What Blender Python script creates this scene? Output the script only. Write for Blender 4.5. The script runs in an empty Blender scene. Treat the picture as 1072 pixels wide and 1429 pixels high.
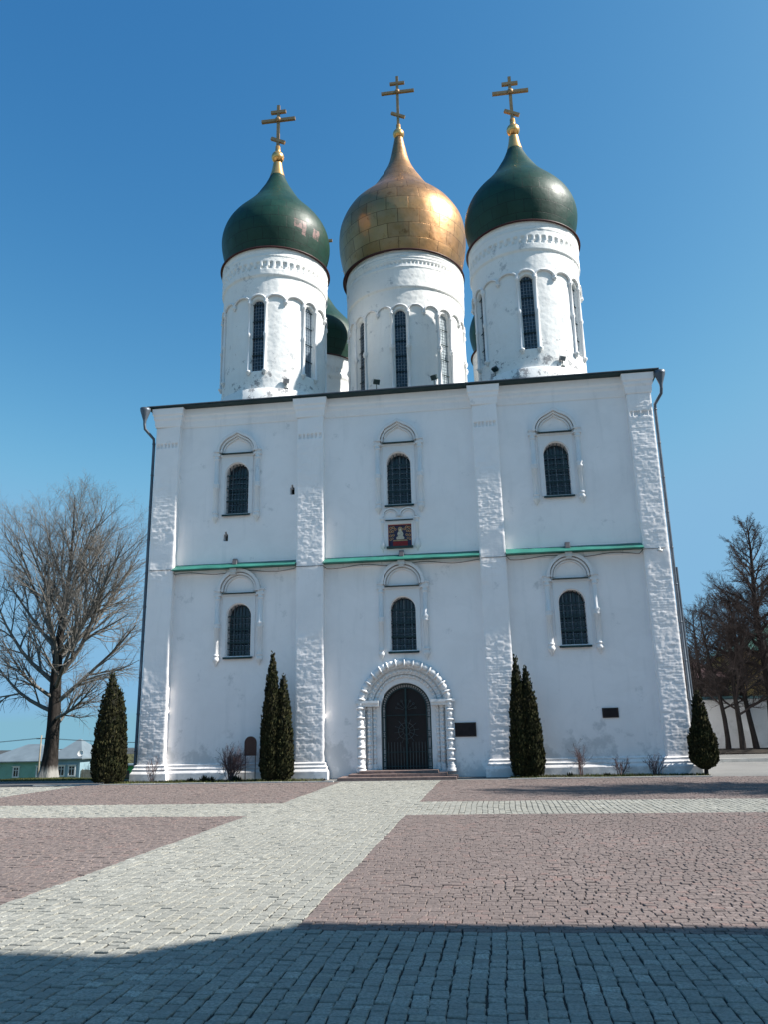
import bpy, math, random
import numpy as np
from mathutils import Matrix, Vector, noise as mnoise
from mathutils.geometry import tessellate_polygon

rad = math.radians
PI = math.pi
scene = bpy.context.scene
COL = scene.collection

# ------------------------------------------------------------------ camera
cam_d = bpy.data.cameras.new("camera")
cam = bpy.data.objects.new("camera", cam_d)
COL.objects.link(cam)
cam_d.sensor_fit = 'HORIZONTAL'
cam_d.sensor_width = 36.0
cam_d.lens = 36.0 * 1101.18 / 1072.0
cam_d.clip_start = 0.05
cam_d.clip_end = 6000
_r = Vector((0.9905664, 0.1353663, -0.0213100))
_u = Vector((0.0560484, -0.2583184, 0.9644326))
_f = Vector((-0.1250469, 0.9565289, 0.2634686))
cam.matrix_world = Matrix(((_r.x, _u.x, -_f.x, 0.0), (_r.y, _u.y, -_f.y, -26.967),
                           (_r.z, _u.z, -_f.z, 1.6), (0, 0, 0, 1)))
scene.camera = cam

# ------------------------------------------------------------------ sky and sun
SUN_EL = 42.0
SUN_AZ = 93.2            # clockwise from +Y: a shade in front of the facade plane
w = bpy.data.worlds.new("World")
scene.world = w
w.use_nodes = True
nt = w.node_tree
sky = nt.nodes.new('ShaderNodeTexSky')
sky.sky_type = 'NISHITA'
sky.sun_disc = False
sky.sun_elevation = rad(SUN_EL)
sky.sun_rotation = rad(SUN_AZ)
sky.altitude = 0
sky.air_density = 1.0
sky.dust_density = 0.8
sky.ozone_density = 4.5
# the deep clear spring blue of this sky: each channel of the sky gets its own contrast
sp = nt.nodes.new('ShaderNodeSeparateColor'); cb = nt.nodes.new('ShaderNodeCombineColor')
nt.links.new(sky.outputs[0], sp.inputs[0])
for i, (gam, amp, cap) in enumerate(((2.0, 0.385, 0.90), (1.27, 0.60, 1.85), (0.78, 0.90, 2.8))):
    pw = nt.nodes.new('ShaderNodeMath'); pw.operation = 'POWER'; pw.inputs[1].default_value = gam
    ml = nt.nodes.new('ShaderNodeMath'); ml.operation = 'MULTIPLY'; ml.inputs[1].default_value = amp
    mn = nt.nodes.new('ShaderNodeMath'); mn.operation = 'SMOOTH_MIN'; mn.inputs[1].default_value = cap; mn.inputs[2].default_value = 0.5
    nt.links.new(sp.outputs[i], pw.inputs[0]); nt.links.new(pw.outputs[0], ml.inputs[0]); nt.links.new(ml.outputs[0], mn.inputs[0]); nt.links.new(mn.outputs[0], cb.inputs[i])
bl = nt.nodes.new('ShaderNodeMath'); bl.operation = 'MULTIPLY'; bl.inputs[1].default_value = 1.3
bm = nt.nodes.new('ShaderNodeMath'); bm.operation = 'MAXIMUM'
nt.links.new(cb.inputs[1].links[0].from_socket, bl.inputs[0]); nt.links.new(bl.outputs[0], bm.inputs[0])
nt.links.new(cb.inputs[2].links[0].from_socket, bm.inputs[1]); nt.links.new(bm.outputs[0], cb.inputs[2])
nt.links.new(cb.outputs[0], nt.nodes['Background'].inputs[0])
nt.nodes['Background'].inputs[1].default_value = 0.112
sun_d = bpy.data.lights.new("sun", 'SUN')
sun = bpy.data.objects.new("sun", sun_d)
COL.objects.link(sun)
sun_d.energy = 4.0
sun_d.angle = rad(0.5)
sun_d.color = (1.0, 0.95, 0.88)
S = Vector((math.sin(rad(SUN_AZ)) * math.cos(rad(SUN_EL)), math.cos(rad(SUN_AZ)) * math.cos(rad(SUN_EL)), math.sin(rad(SUN_EL))))
sun.rotation_euler = S.to_track_quat('Z', 'Y').to_euler()
scene.view_settings.view_transform = 'Standard'
scene.view_settings.look = 'None'
scene.view_settings.exposure = 1.22
scene.view_settings.gamma = 1.0

rng = np.random.default_rng(7)
random.seed(7)

# ------------------------------------------------------------------ object helpers
class MB:
    """collects vertices and faces of ONE mesh"""
    def __init__(self):
        self.V = []; self.F = []; self.n = 0
    def add(self, V, F, mat=0, smooth=False, uv=None):
        V = np.asarray(V, float).reshape(-1, 3)
        F = np.asarray(F, dtype=np.int64)
        if F.ndim == 1: F = F[None]
        self.V.append(V); self.F.append((F + self.n, mat, smooth, uv)); self.n += len(V)
    def box(self, x0, x1, y0, y1, z0, z1, M=None, mat=0):
        V = np.array([(x, y, z) for z in (z0, z1) for y in (y0, y1) for x in (x0, x1)], float)
        if M is not None:
            V = np.array([M @ Vector(p) for p in V])
        self.add(V, [(0, 2, 3, 1), (4, 5, 7, 6), (0, 1, 5, 4), (2, 6, 7, 3), (0, 4, 6, 2), (1, 3, 7, 5)], mat)
    def grid(self, P, uv=None, mat=0, smooth=True, flip=False):
        n, m = P.shape[:2]
        I = np.arange(n * m).reshape(n, m)
        q = np.stack([I[:-1, :-1], I[:-1, 1:], I[1:, 1:], I[1:, :-1]], -1).reshape(-1, 4)
        if flip: q = q[:, ::-1]
        u = None
        if uv is not None:
            u = uv.reshape(-1, 2)[q]
        self.add(P.reshape(-1, 3), q, mat, smooth, u)
    def tube(self, pts, r, sides=6, mat=0, smooth=True, caps=False):
        P = np.asarray(pts, float); n = len(P)
        r = np.broadcast_to(np.asarray(r, float), (n,))
        T = np.gradient(P, axis=0)
        T /= np.linalg.norm(T, axis=1)[:, None] + 1e-12
        a = np.array((0., 0., 1.))
        if abs((T @ a)).mean() > 0.8: a = np.array((0., 1., 0.))
        if abs((T @ a)).max() > 0.97: a = np.array((1., .3, .2)); a /= np.linalg.norm(a)
        A = np.cross(T, a); A /= np.linalg.norm(A, axis=1)[:, None] + 1e-12
        B = np.cross(T, A)
        t = np.arange(sides) * 2 * PI / sides
        V = P[:, None] + r[:, None, None] * (A[:, None] * np.cos(t)[None, :, None] + B[:, None] * np.sin(t)[None, :, None])
        I = np.arange(n * sides).reshape(n, sides)
        J = np.roll(I, -1, 1)
        q = np.stack([I[:-1], I[1:], J[1:], J[:-1]], -1).reshape(-1, 4)
        self.add(V.reshape(-1, 3), q, mat, smooth)
        if caps:
            k = self.n - n * sides
            self.F.append((I[0][None] + k, mat, False, None)); self.F.append((I[-1][::-1][None] + k, mat, False, None))
    def lathe(self, prof, c=(0, 0, 0), seg=16, M=None, mat=0, smooth=True, uvscale=False):
        pr = np.asarray(prof, float); n = len(pr)
        t = np.linspace(0, 2 * PI, seg + 1)
        P = np.stack([pr[:, 0:1] * np.cos(t), pr[:, 0:1] * np.sin(t), np.repeat(pr[:, 1:2], seg + 1, 1)], -1)
        uv = None
        if uvscale:
            s = np.concatenate([[0], np.cumsum(np.hypot(np.diff(pr[:, 0]), np.diff(pr[:, 1])))])
            uv = np.stack([np.repeat((t / (2 * PI))[None], n, 0), np.repeat(s[:, None], seg + 1, 1)], -1)
        if M is not None:
            P = np.array([M @ Vector(p) for p in P.reshape(-1, 3)]).reshape(P.shape)
        P = P + np.asarray(c, float)
        self.grid(P, uv, mat, smooth)
    def ring(self, A, B, y0, y1, mat=0):
        """plate between two matched xz polylines A (outer) and B (inner), from y0 (front) to y1 (back)"""
        A = np.asarray(A, float); B = np.asarray(B, float); n = len(A)
        def yy(Q, y): return np.stack([Q[:, 0], np.full(n, y), Q[:, 1]], -1)
        self.grid(np.stack([yy(A, y0), yy(B, y0)]), None, mat, False)
        self.grid(np.stack([yy(A, y1), yy(A, y0)]), None, mat, False)
        self.grid(np.stack([yy(B, y0), yy(B, y1)]), None, mat, False)
        for k in (0, -1):
            self.add([yy(A, y0)[k], yy(B, y0)[k], yy(B, y1)[k], yy(A, y1)[k]], [(0, 1, 2, 3)], mat)
    def prism(self, poly, y0, y1, mat=0):
        P = np.asarray(poly, float); n = len(P)
        V = np.concatenate([np.stack([P[:, 0], np.full(n, y), P[:, 1]], -1) for y in (y0, y1)])
        self.add(V, np.arange(n)[None], mat)
        self.F.append((np.arange(2 * n - 1, n - 1, -1)[None] + self.n - 2 * n, mat, False, None))
        i = np.arange(n); j = (i + 1) % n
        self.F.append((np.stack([i, i + n, j + n, j], -1) + self.n - 2 * n, mat, False, None))
    def build(self, name, mats, parent=None, loc=None, local=False):
        if not isinstance(mats, (list, tuple)): mats = [mats]
        me = bpy.data.meshes.new(name)
        V = np.concatenate(self.V)
        me.vertices.add(len(V)); me.vertices.foreach_set('co', V.ravel())
        loops = np.concatenate([f[0].ravel() for f in self.F])
        tot = np.concatenate([np.full(len(f[0]), f[0].shape[1]) for f in self.F])
        start = np.concatenate([[0], np.cumsum(tot)[:-1]])
        me.loops.add(len(loops)); me.polygons.add(len(tot))
        me.loops.foreach_set('vertex_index', loops.astype(np.int32))
        me.polygons.foreach_set('loop_start', start.astype(np.int32))
        me.polygons.foreach_set('material_index', np.concatenate([np.full(len(f[0]), f[1]) for f in self.F]).astype(np.int32))
        me.polygons.foreach_set('use_smooth', np.concatenate([np.full(len(f[0]), f[2]) for f in self.F]))
        if any(f[3] is not None for f in self.F):
            uvl = me.uv_layers.new(name='UVMap')
            U = np.concatenate([(f[3].reshape(-1, 2) if f[3] is not None else np.zeros((f[0].size, 2))) for f in self.F])
            uvl.data.foreach_set('uv', U.ravel())
        me.update(calc_edges=True)
        me.validate()
        for m in mats: me.materials.append(m)
        o = bpy.data.objects.new(name, me)
        COL.objects.link(o)
        if loc is not None: o.location = loc
        if parent is not None:
            o.parent = parent
            if loc is None and parent.type == 'EMPTY' and not local:
                o.matrix_parent_inverse = Matrix.Translation(-Vector(parent.location))
        return o

def tag(o, label=None, cat=None, group=None, kind=None):
    if label: o['label'] = label
    if cat: o['category'] = cat
    if group: o['group'] = group
    if kind: o['kind'] = kind
    return o
def empty(name, loc, label, cat, group=None):
    o = bpy.data.objects.new(name, None); COL.objects.link(o)
    o.location = loc; o.empty_display_size = 0.3
    return tag(o, label, cat, group)
def copy_tree(o, parent=None):
    c = o.copy(); COL.objects.link(c)
    if parent: c.parent = parent
    for ch in list(o.children): copy_tree(ch, c)
    return c

# ------------------------------------------------------------------ materials
def newmat(name, rough=0.8, metal=0.0, spec=0.3):
    m = bpy.data.materials.new(name); m.use_nodes = True
    b = m.node_tree.nodes['Principled BSDF']
    b.inputs['Roughness'].default_value = rough
    b.inputs['Metallic'].default_value = metal
    b.inputs['Specular IOR Level'].default_value = spec
    return m, m.node_tree, b
def nd(nt, t, **kw):
    n = nt.nodes.new(t)
    for k, v in kw.items():
        if k.startswith('i_'): n.inputs[k[2:].replace('_', ' ')].default_value = v
        else: setattr(n, k, v)
    return n
def noise(nt, co, scale, detail=4, rough=0.55):
    n = nd(nt, 'ShaderNodeTexNoise', i_Scale=scale, i_Detail=detail, i_Roughness=rough)
    if co is not None: nt.links.new(co, n.inputs['Vector'])
    return n.outputs['Fac']
def ramp(nt, fac, stops):
    r = nt.nodes.new('ShaderNodeValToRGB')
    e = r.color_ramp.elements
    while len(e) < len(stops): e.new(0.5)
    for k, (p, c) in enumerate(stops):
        e[k].position = p; e[k].color = (c, c, c, 1) if isinstance(c, (int, float)) else (*c, 1)
    nt.links.new(fac, r.inputs[0])
    return r.outputs[0]
def mix(nt, fac, a, b, mode='MIX'):
    n = nd(nt, 'ShaderNodeMix', data_type='RGBA', blend_type=mode)
    for s, v in ((0, fac), (6, a), (7, b)):
        if isinstance(v, (int, float)): n.inputs[s].default_value = v if s == 0 else (v, v, v, 1)
        elif isinstance(v, tuple): n.inputs[s].default_value = (*v, 1)
        else: nt.links.new(v, n.inputs[s])
    return n.outputs[2]
def objco(nt):
    return nt.nodes.new('ShaderNodeTexCoord').outputs['Object']
def bump(nt, b, h, strength=0.3, dist=0.01, prev=None):
    n = nd(nt, 'ShaderNodeBump', i_Strength=strength, i_Distance=dist)
    nt.links.new(h, n.inputs['Height'])
    if prev is not None: nt.links.new(prev, n.inputs['Normal'])
    nt.links.new(n.outputs[0], b.inputs['Normal'])
    return n.outputs[0]
def simple(name, c, rough=0.6, metal=0.0, var=0.12, scale=3.0, bstr=0.0, spec=0.3, bscale=None):
    m, nt, b = newmat(name, rough, metal, spec)
    co = objco(nt)
    lo = tuple(x * (1 - var) for x in c); hi = tuple(min(1, x * (1 + var)) for x in c)
    nt.links.new(ramp(nt, noise(nt, co, scale, 6), [(0.3, lo), (0.7, hi)]), b.inputs['Base Color'])
    if bstr: bump(nt, b, noise(nt, co, bscale or scale * 6, 5), bstr, 0.01)
    return m

def whitewash(name, stain=0.0, bstr=0.25, base=(0.94, 0.905, 0.89)):
    m, nt, b = newmat(name, 0.9, 0, 0.15)
    co = objco(nt)
    c = mix(nt, ramp(nt, noise(nt, co, 0.55, 8, 0.6), [(0.42, 0.0), (0.78, 0.4)]), base, (0.74, 0.72, 0.71))
    st = nd(nt, 'ShaderNodeMapping'); st.inputs['Scale'].default_value = (2.2, 2.2, 0.22)
    nt.links.new(co, st.inputs['Vector'])
    c = mix(nt, ramp(nt, noise(nt, st.outputs[0], 1.6, 6, 0.6), [(0.55, 0.0), (0.8, 0.35)]), c, (0.60, 0.60, 0.60))
    # small chips where the lime has fallen off
    f = ramp(nt, noise(nt, co, 3.3, 9, 0.72), [(0.70 - 0.03 * stain, 0.0), (0.735 - 0.03 * stain, 0.8)])
    c = mix(nt, f, c, (0.30, 0.27, 0.25))
    bp = nd(nt, 'ShaderNodeTexNoise', i_Scale=0.75, i_Detail=9, i_Roughness=.7); bp.inputs['Distortion'].default_value = .8
    nt.links.new(co, bp.inputs['Vector'])
    c = mix(nt, ramp(nt, bp.outputs['Fac'], [(.50, 0.0), (.56, .22), (.62, .08)]), c, tuple(x * .86 for x in base))
    zz = nt.nodes.new('ShaderNodeSeparateXYZ'); nt.links.new(co, zz.inputs[0])
    dm = nd(nt, 'ShaderNodeMapRange'); dm.inputs[1].default_value = 0.2; dm.inputs[2].default_value = 1.9; dm.inputs[3].default_value = .22; dm.inputs[4].default_value = 0.0
    nt.links.new(zz.outputs[2], dm.inputs[0])
    da = nd(nt, 'ShaderNodeMath', operation='ADD'); nt.links.new(dm.outputs[0], da.inputs[0]); nt.links.new(noise(nt, co, 1.4, 8, .7), da.inputs[1])
    c = mix(nt, ramp(nt, da.outputs[0], [(.62, 0.0), (.72, .55)]), c, (0.50, 0.50, 0.50))
    if stain:
        f2 = ramp(nt, noise(nt, co, 1.3, 10, 0.78), [(0.60 - 0.02 * stain, 0.0), (0.66 - 0.02 * stain, 0.7)])
        c = mix(nt, f2, c, (0.36, 0.38, 0.40))
        # flaking lime round the foot of each drum
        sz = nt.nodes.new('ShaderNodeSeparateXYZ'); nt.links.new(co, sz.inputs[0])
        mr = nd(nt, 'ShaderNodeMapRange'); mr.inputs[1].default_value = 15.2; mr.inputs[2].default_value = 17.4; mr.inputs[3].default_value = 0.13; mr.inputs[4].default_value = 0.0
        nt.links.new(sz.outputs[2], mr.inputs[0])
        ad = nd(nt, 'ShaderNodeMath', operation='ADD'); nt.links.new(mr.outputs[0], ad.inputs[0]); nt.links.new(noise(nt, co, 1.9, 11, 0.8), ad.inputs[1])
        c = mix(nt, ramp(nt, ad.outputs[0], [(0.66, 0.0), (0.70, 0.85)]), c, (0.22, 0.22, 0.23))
    nt.links.new(c, b.inputs['Base Color'])
    n1 = bump(nt, b, noise(nt, co, 2.0, 3), bstr, 0.03)
    bump(nt, b, noise(nt, co, 22, 6, 0.6), bstr * 0.7, 0.006, n1)
    return m
WHITE = whitewash('whitewash')
WHITE_ROUGH = whitewash('whitewash_rough', 0, 0.4)
WHITE_DRUM = whitewash('whitewash_weathered', 1.0, 0.8, (0.82, 0.82, 0.80))
WHITE_TRIM = whitewash('whitewash_trim', 0, 0.15, (0.78, 0.78, 0.78))

def panelled(name, cols, bw, rh, metal, rough, seam, patch=None, weather=None):
    m, nt, b = newmat(name, rough, metal, 0.32)
    uv = nt.nodes.new('ShaderNodeTexCoord').outputs['UV']
    br = nd(nt, 'ShaderNodeTexBrick', i_Scale=1.0, i_Bias=0.0)
    br.inputs['Mortar Size'].default_value = seam
    br.inputs['Mortar Smooth'].default_value = 0.15
    br.inputs['Brick Width'].default_value = bw
    br.inputs['Row Height'].default_value = rh
    br.inputs['Color1'].default_value = (0, 0, 0, 1); br.inputs['Color2'].default_value = (1, 1, 1, 1)
    br.inputs['Mortar'].default_value = (0.5, 0.5, 0.5, 1)
    mp = nd(nt, 'ShaderNodeMapping'); mp.inputs['Scale'].default_value = (15.5, 1, 1)
    nt.links.new(uv, mp.inputs['Vector'])
    co = objco(nt)
    wob = nd(nt, 'ShaderNodeMix', data_type='VECTOR'); wob.inputs[0].default_value = 0.012
    nn = nd(nt, 'ShaderNodeTexNoise', i_Scale=1.6, i_Detail=2); nt.links.new(co, nn.inputs['Vector'])
    nt.links.new(mp.outputs[0], wob.inputs[4]); nt.links.new(nn.outputs['Color'], wob.inputs[5])
    nt.links.new(wob.outputs[1], br.inputs['Vector'])
    c = mix(nt, br.outputs['Color'], cols[0], cols[1])
    c = mix(nt, ramp(nt, noise(nt, co, 1.5, 6, 0.65), [(0.35, 0.0), (0.75, 0.8)]), c, cols[2])
    if patch:
        # sheets whose paint has peeled off
        jag = nd(nt, 'ShaderNodeTexNoise', i_Scale=7.0, i_Detail=3); nt.links.new(co, jag.inputs['Vector'])
        wv = nd(nt, 'ShaderNodeMix', data_type='VECTOR'); wv.inputs[0].default_value = 0.16; jag.inputs['Scale'].default_value = 5.0
        nt.links.new(co, wv.inputs[4]); nt.links.new(jag.outputs['Color'], wv.inputs[5])
        for P, tg, ha, hz in patch[1]:
            sb = nd(nt, 'ShaderNodeVectorMath', operation='SUBTRACT'); sb.inputs[1].default_value = tuple(x * .84 + .08 for x in P)
            nt.links.new(wv.outputs[1], sb.inputs[0])
            k = None
            for d_, hh in (((*tg, 0), ha), ((0, 0, 1), hz), ((tg[1], -tg[0], 0), 1.0)):
                dt = nd(nt, 'ShaderNodeVectorMath', operation='DOT_PRODUCT'); dt.inputs[1].default_value = d_
                nt.links.new(sb.outputs[0], dt.inputs[0])
                ab = nd(nt, 'ShaderNodeMath', operation='ABSOLUTE'); nt.links.new(dt.outputs['Value'], ab.inputs[0])
                st_ = ramp(nt, ab.outputs[0], [(hh * .84 * .93, 1.0), (hh * .84, 0.0)])
                k = st_ if k is None else mix(nt, 1.0, k, st_, 'MULTIPLY')
            k = mix(nt, ramp(nt, noise(nt, co, 4.0, 4), [(.42, 0.25), (.50, .95)]), 0.0, k)
            c = mix(nt, k, c, patch[0])
    if weather:
        f = ramp(nt, noise(nt, co, 2.3, 8, 0.75), [(0.56, 0.0), (0.68, 0.75)])
        c = mix(nt, f, c, weather)
    c = mix(nt, br.outputs['Fac'], c, tuple(x * 0.22 for x in cols[0]))
    nt.links.new(c, b.inputs['Base Color'])
    rr = nd(nt, 'ShaderNodeMapRange'); rr.inputs[3].default_value = rough * 0.8; rr.inputs[4].default_value = min(1, rough * 1.45)
    nt.links.new(noise(nt, co, 2.5, 5), rr.inputs[0]); nt.links.new(rr.outputs[0], b.inputs['Roughness'])
    inv = nd(nt, 'ShaderNodeMath', operation='MULTIPLY'); inv.inputs[1].default_value = -1
    nt.links.new(br.outputs['Fac'], inv.inputs[0])
    n1 = bump(nt, b, noise(nt, co, 1.7, 3), 0.30, 0.06)
    n2 = bump(nt, b, br.outputs['Color'], 0.10, 0.012, n1)
    bump(nt, b, inv.outputs[0], 0.3, 0.010, n2)
    return m
PATCH = [((-7.25, 2.13, 22.80), (.77, .64), .27, .20), ((-7.05, 2.28, 22.66), (.77, .64), .10, .32), ((-6.66, 2.84, 22.66), (.45, .89), .20, .25)]
GREEN_DOME = panelled('green_painted_sheet', ((0.005, 0.030, 0.018), (0.008, 0.042, 0.026), (0.012, 0.050, 0.034)), 0.72, 0.52, 0.0, 0.42, 0.010,
                      patch=None)
GREEN_PATCHED = panelled('green_painted_sheet_with_peeled_panels', ((0.005, 0.030, 0.018), (0.008, 0.042, 0.026), (0.012, 0.050, 0.034)), 0.72, 0.52, 0.0, 0.42, 0.010,
                      patch=((0.26, 0.16, 0.145), PATCH))
GOLD_DOME = panelled('gilded_copper_sheet', ((0.32, 0.165, 0.066), (0.47, 0.265, 0.112), (0.46, 0.270, 0.150)), 0.80, 0.70, 0.82, 0.36, 0.010,
                     weather=(0.20, 0.085, 0.032))
GOLD = simple('gold_leaf', (0.84, 0.48, 0.18), 0.32, 0.85, 0.10, 4, 0.05)
CROSS = simple('dull_gold', (0.36, 0.23, 0.12), 0.45, 0.6, 0.15, 6, 0.05)
SKIRT = simple('dark_red_sheet', (0.055, 0.018, 0.018), 0.5, 0.0, 0.25, 5, 0.1)
ROOF = simple('dark_green_roof', (0.016, 0.040, 0.042), 0.45, 0.2, 0.2, 2, 0.1)
LEDGE = simple('teal_sheet', (0.030, 0.165, 0.130), 0.5, 0.0, 0.30, 1.6, 0.08)
GLASS = simple('window_glass', (0.012, 0.020, 0.034), 0.10, 0.0, 0.5, 5, 0.25, spec=0.6, bscale=3.0)
MUNTIN = simple('grey_blue_muntin', (0.20, 0.25, 0.30), 0.6, 0.0, 0.2, 6)
IRON = simple('dark_green_iron', (0.022, 0.046, 0.050), 0.5, 0.3, 0.25, 8)
WOOD_DOOR = simple('dark_maroon_door', (0.010, 0.0055, 0.006), 0.5, 0.0, 0.3, 5, 0.1)
STEEL = simple('galvanised_steel', (0.10, 0.12, 0.145), 0.45, 0.5, 0.18, 4, 0.05)
PLAQUE = simple('dark_bronze', (0.018, 0.013, 0.014), 0.45, 0.4, 0.3, 5)
PLAQUE_TXT = simple('dull_bronze_letters', (0.055, 0.04, 0.034), 0.5, 0.4, 0.2, 8)
BROWN = simple('brown_enamel', (0.075, 0.035, 0.026), 0.5, 0.0, 0.12, 5)
LAMP_GREY = simple('lamp_housing', (0.22, 0.22, 0.23), 0.5, 0.2, 0.2, 9)
LAMP_GLASS = simple('dusty_lamp_glass', (0.10, 0.095, 0.10), 0.4, 0.1, 0.2, 9)
LAMP_WHITE = simple('white_box', (0.62, 0.62, 0.60), 0.5, 0.0, 0.1, 9)
BLACK = simple('black_cable', (0.02, 0.02, 0.02), 0.6)
STEP = simple('brown_granite', (0.20, 0.145, 0.13), 0.75, 0.0, 0.3, 9, 0.25)
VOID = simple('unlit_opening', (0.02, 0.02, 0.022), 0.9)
BARE_BRICK = simple('bare_brick', (0.34, 0.26, 0.23), 0.9, 0.0, 0.25, 5, 0.3)

# ------------------------------------------------------------------ cathedral
WY = 0.25                                   # wall plane; pilaster fronts stand at y = 0
XE = [-12.273, -11.321, -6.749, -5.752, -0.211, 0.688, 5.279, 6.118]
HTOP = 13.5
DEPTH = 18.0
church = empty('cathedral', (-3.08, 9.0, 0), 'white five-domed stone cathedral with one gilded dome and green domes', 'cathedral')

def arch_pts(xc, hw, z0, zs, rise, n=18, keel=0.0):
    """open polyline: up the left jamb, over the arch, down the right jamb"""
    P = [(xc - hw, z0)]
    for k in range(n + 1):
        a = PI - PI * k / n
        x = math.cos(a); z = math.sin(a)
        P.append((xc + hw * x, zs + rise * z + keel * max(0, 1 - abs(x) * 2.6) ** 1.5))
    P.append((xc + hw, z0))
    return P

WINS = [(-9.08, 1), (-2.97, 1), (2.68, 1), (-8.87, 0), (-2.95, 0), (2.80, 0)]
def win_dims(up):   # opening: bottom, spring, rise, half width
    return (9.36, 10.86, 0.46, 0.435) if up else (4.15, 5.55, 0.44, 0.435)
holes = []
for xc, up in WINS:
    z0, zs, ri, hw = win_dims(up)
    holes.append((arch_pts(xc, hw, z0, zs, ri), 0.42))
def slit_poly(xc, z0, hw, h):
    return [(xc - hw, z0), (xc - hw, z0 + h * .72), (xc - hw * .45, z0 + h * .74), (xc - hw * .4, z0 + h), (xc + hw * .4, z0 + h), (xc + hw * .45, z0 + h * .74), (xc + hw, z0 + h * .72), (xc + hw, z0)]
SLITS = [(-9.46, 8.33, 0.085, 0.36), (-6.97, 9.96, 0.085, 0.38)]
for s in SLITS: holes.append((slit_poly(*s), 0.35))
PXC = -2.99
holes.append((arch_pts(PXC, 1.37, 0.2, 2.2, 1.37, 26), 0.5))
holes.append(([(PXC - .42, 7.80), (PXC - .42, 8.62), (PXC + .42, 8.62), (PXC + .42, 7.80)], 0.12))
b = MB()
outer = [(XE[0] + .1, 0.0), (XE[7] - .1, 0.0), (XE[7] - .1, HTOP), (XE[0] + .1, HTOP)]
polys = [[Vector((x, z, 0)) for x, z in outer]] + [[Vector((x, z, 0)) for x, z in reversed(h)] for h, d in holes]
flat = [p for q in polys for p in q]
tri = tessellate_polygon(polys)
b.add([(p.x, WY, p.y) for p in flat], [t for t in tri])
for h, d in holes:
    P = np.array(h + [h[0]])
    b.grid(np.stack([np.stack([P[:, 0], np.full(len(P), y), P[:, 1]], -1) for y in (WY, WY + d)]), None, 0, False)
front_wall = b.build('front_wall', WHITE, church)
# make every front-wall triangle face outwards
b = MB()
x0, x1 = XE[0] + .1, XE[7] - .1
for X in (x0, x1):
    b.add([(X, WY, 0), (X, DEPTH, 0), (X, DEPTH, HTOP), (X, WY, HTOP)], [(0, 1, 2, 3)])
b.add([(x0, DEPTH, 0), (x1, DEPTH, 0), (x1, DEPTH, HTOP), (x0, DEPTH, HTOP)], [(0, 1, 2, 3)])
b.build('side_wall', WHITE, church)

# pilasters: real relief of old lime-washed masonry
def relief(x, z, seed):
    v = Vector((x * 7.5 + seed, 0.3, z * 12.5))
    a = mnoise.fractal(v, 0.9, 2.1, 4)
    c = mnoise.cell(Vector((x * 4.1 + 7 * mnoise.noise(Vector((x, 3, z))) * .06 + seed * 3, 1.2, z * 9.0)))
    row = math.floor(z / .088 + .12 * mnoise.noise(Vector((x * 2, seed, z)))); fz = z / .088 - math.floor(z / .088)
    fx = (x / .26 + .5 * (row % 2)) % 1.0
    j = (.0045 if fz < .3 else 0) + (.003 if fx < .11 else 0)
    return 0.0062 * a + 0.0042 * (c - .5) - j * (0.5 + 0.8 * mnoise.noise(Vector((x * .8 + seed, 3, z * .8))))
ROUGH = [[(8.5, 10.9), (0, 3.4), (6.7, 7.5)], [(7.0, 11.95), (0, 4.9), (11.99, 12.0)], [(8.1, 10.9), (0, 4.7), (6.4, 7.3)], [(7.3, 13.0), (0, 6.75)]]
for k in range(4):
    xa, xb = XE[2 * k], XE[2 * k + 1]
    nx = int((xb - xa) / 0.028); nz = int(13.0 / 0.028)
    X = np.linspace(xa, xb, nx + 1); Zs = np.linspace(0, 13.0, nz + 1)
    Y = np.zeros((nz + 1, nx + 1))
    dent = [(xa + (xb - xa) * (i + 0.8) / 6.6, 0.038) for i in range(6)]
    for i, z in enumerate(Zs):
        low0 = mnoise.noise(Vector((k * 9.0, 0.0, z * 0.55))) * 0.016 + mnoise.noise(Vector((k * 5.0 + 3, 4.0, z * 1.7))) * 0.006
        for j, x in enumerate(X):
            e = mnoise.noise(Vector((x * 1.5 + k * 4, 5.0, z * 1.1))) * 0.55 + mnoise.noise(Vector((x * 5 + k * 4, 9.0, z * 4))) * 0.25
            m = 0.0
            for za, zb in ROUGH[k]:
                m = max(m, min(1, max(0, (min(z - za, zb - z) + e) / 0.5 + 0.5)))
            d = relief(x, z, k * 13.7) * (0.06 + 0.94 * m) + 0.004 * m
            # gentle lean and bulge of the old wall
            d += low0 * 0.6 + mnoise.noise(Vector((x * 0.9 + k * 3, 2.0, z * 0.8))) * 0.010 * (0.4 + 0.6 * m)
            Y[i, j] = -d - (1 - m) * 0.052 * (x - (xa + xb) / 2)
            if 12.02 <= z <= 12.2 and any(abs(x - c) < h for c, h in dent): Y[i, j] += 0.09
    edge = np.minimum(np.arange(nx + 1), np.arange(nx + 1)[::-1])
    Y += np.where(edge == 0, 0.015, np.where(edge == 1, 0.003, 0))[None]
    b = MB()
    P = np.stack([np.repeat(X[None], nz + 1, 0), Y, np.repeat(Zs[:, None], nx + 1, 1)], -1)
    b.grid(P)
    for xs, jj in ((xa, 0), (xb, nx)):
        yy = np.linspace(0, 1, 8)
        Q = np.zeros((nz + 1, 8, 3))
        Q[..., 0] = xs; Q[..., 2] = Zs[:, None]
        Q[..., 1] = Y[:, jj:jj + 1] + (WY + .05 - Y[:, jj:jj + 1]) * yy[None]
        ph = rng.uniform(0, 9)
        Q[:, 1:-1, 0] += (np.array([mnoise.noise(Vector((ph, z * 3.0, k))) for z in Zs])[:, None]) * 0.012
        b.grid(Q, None, 0, True)
    b.build('pilaster', WHITE_ROUGH, church)
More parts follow.
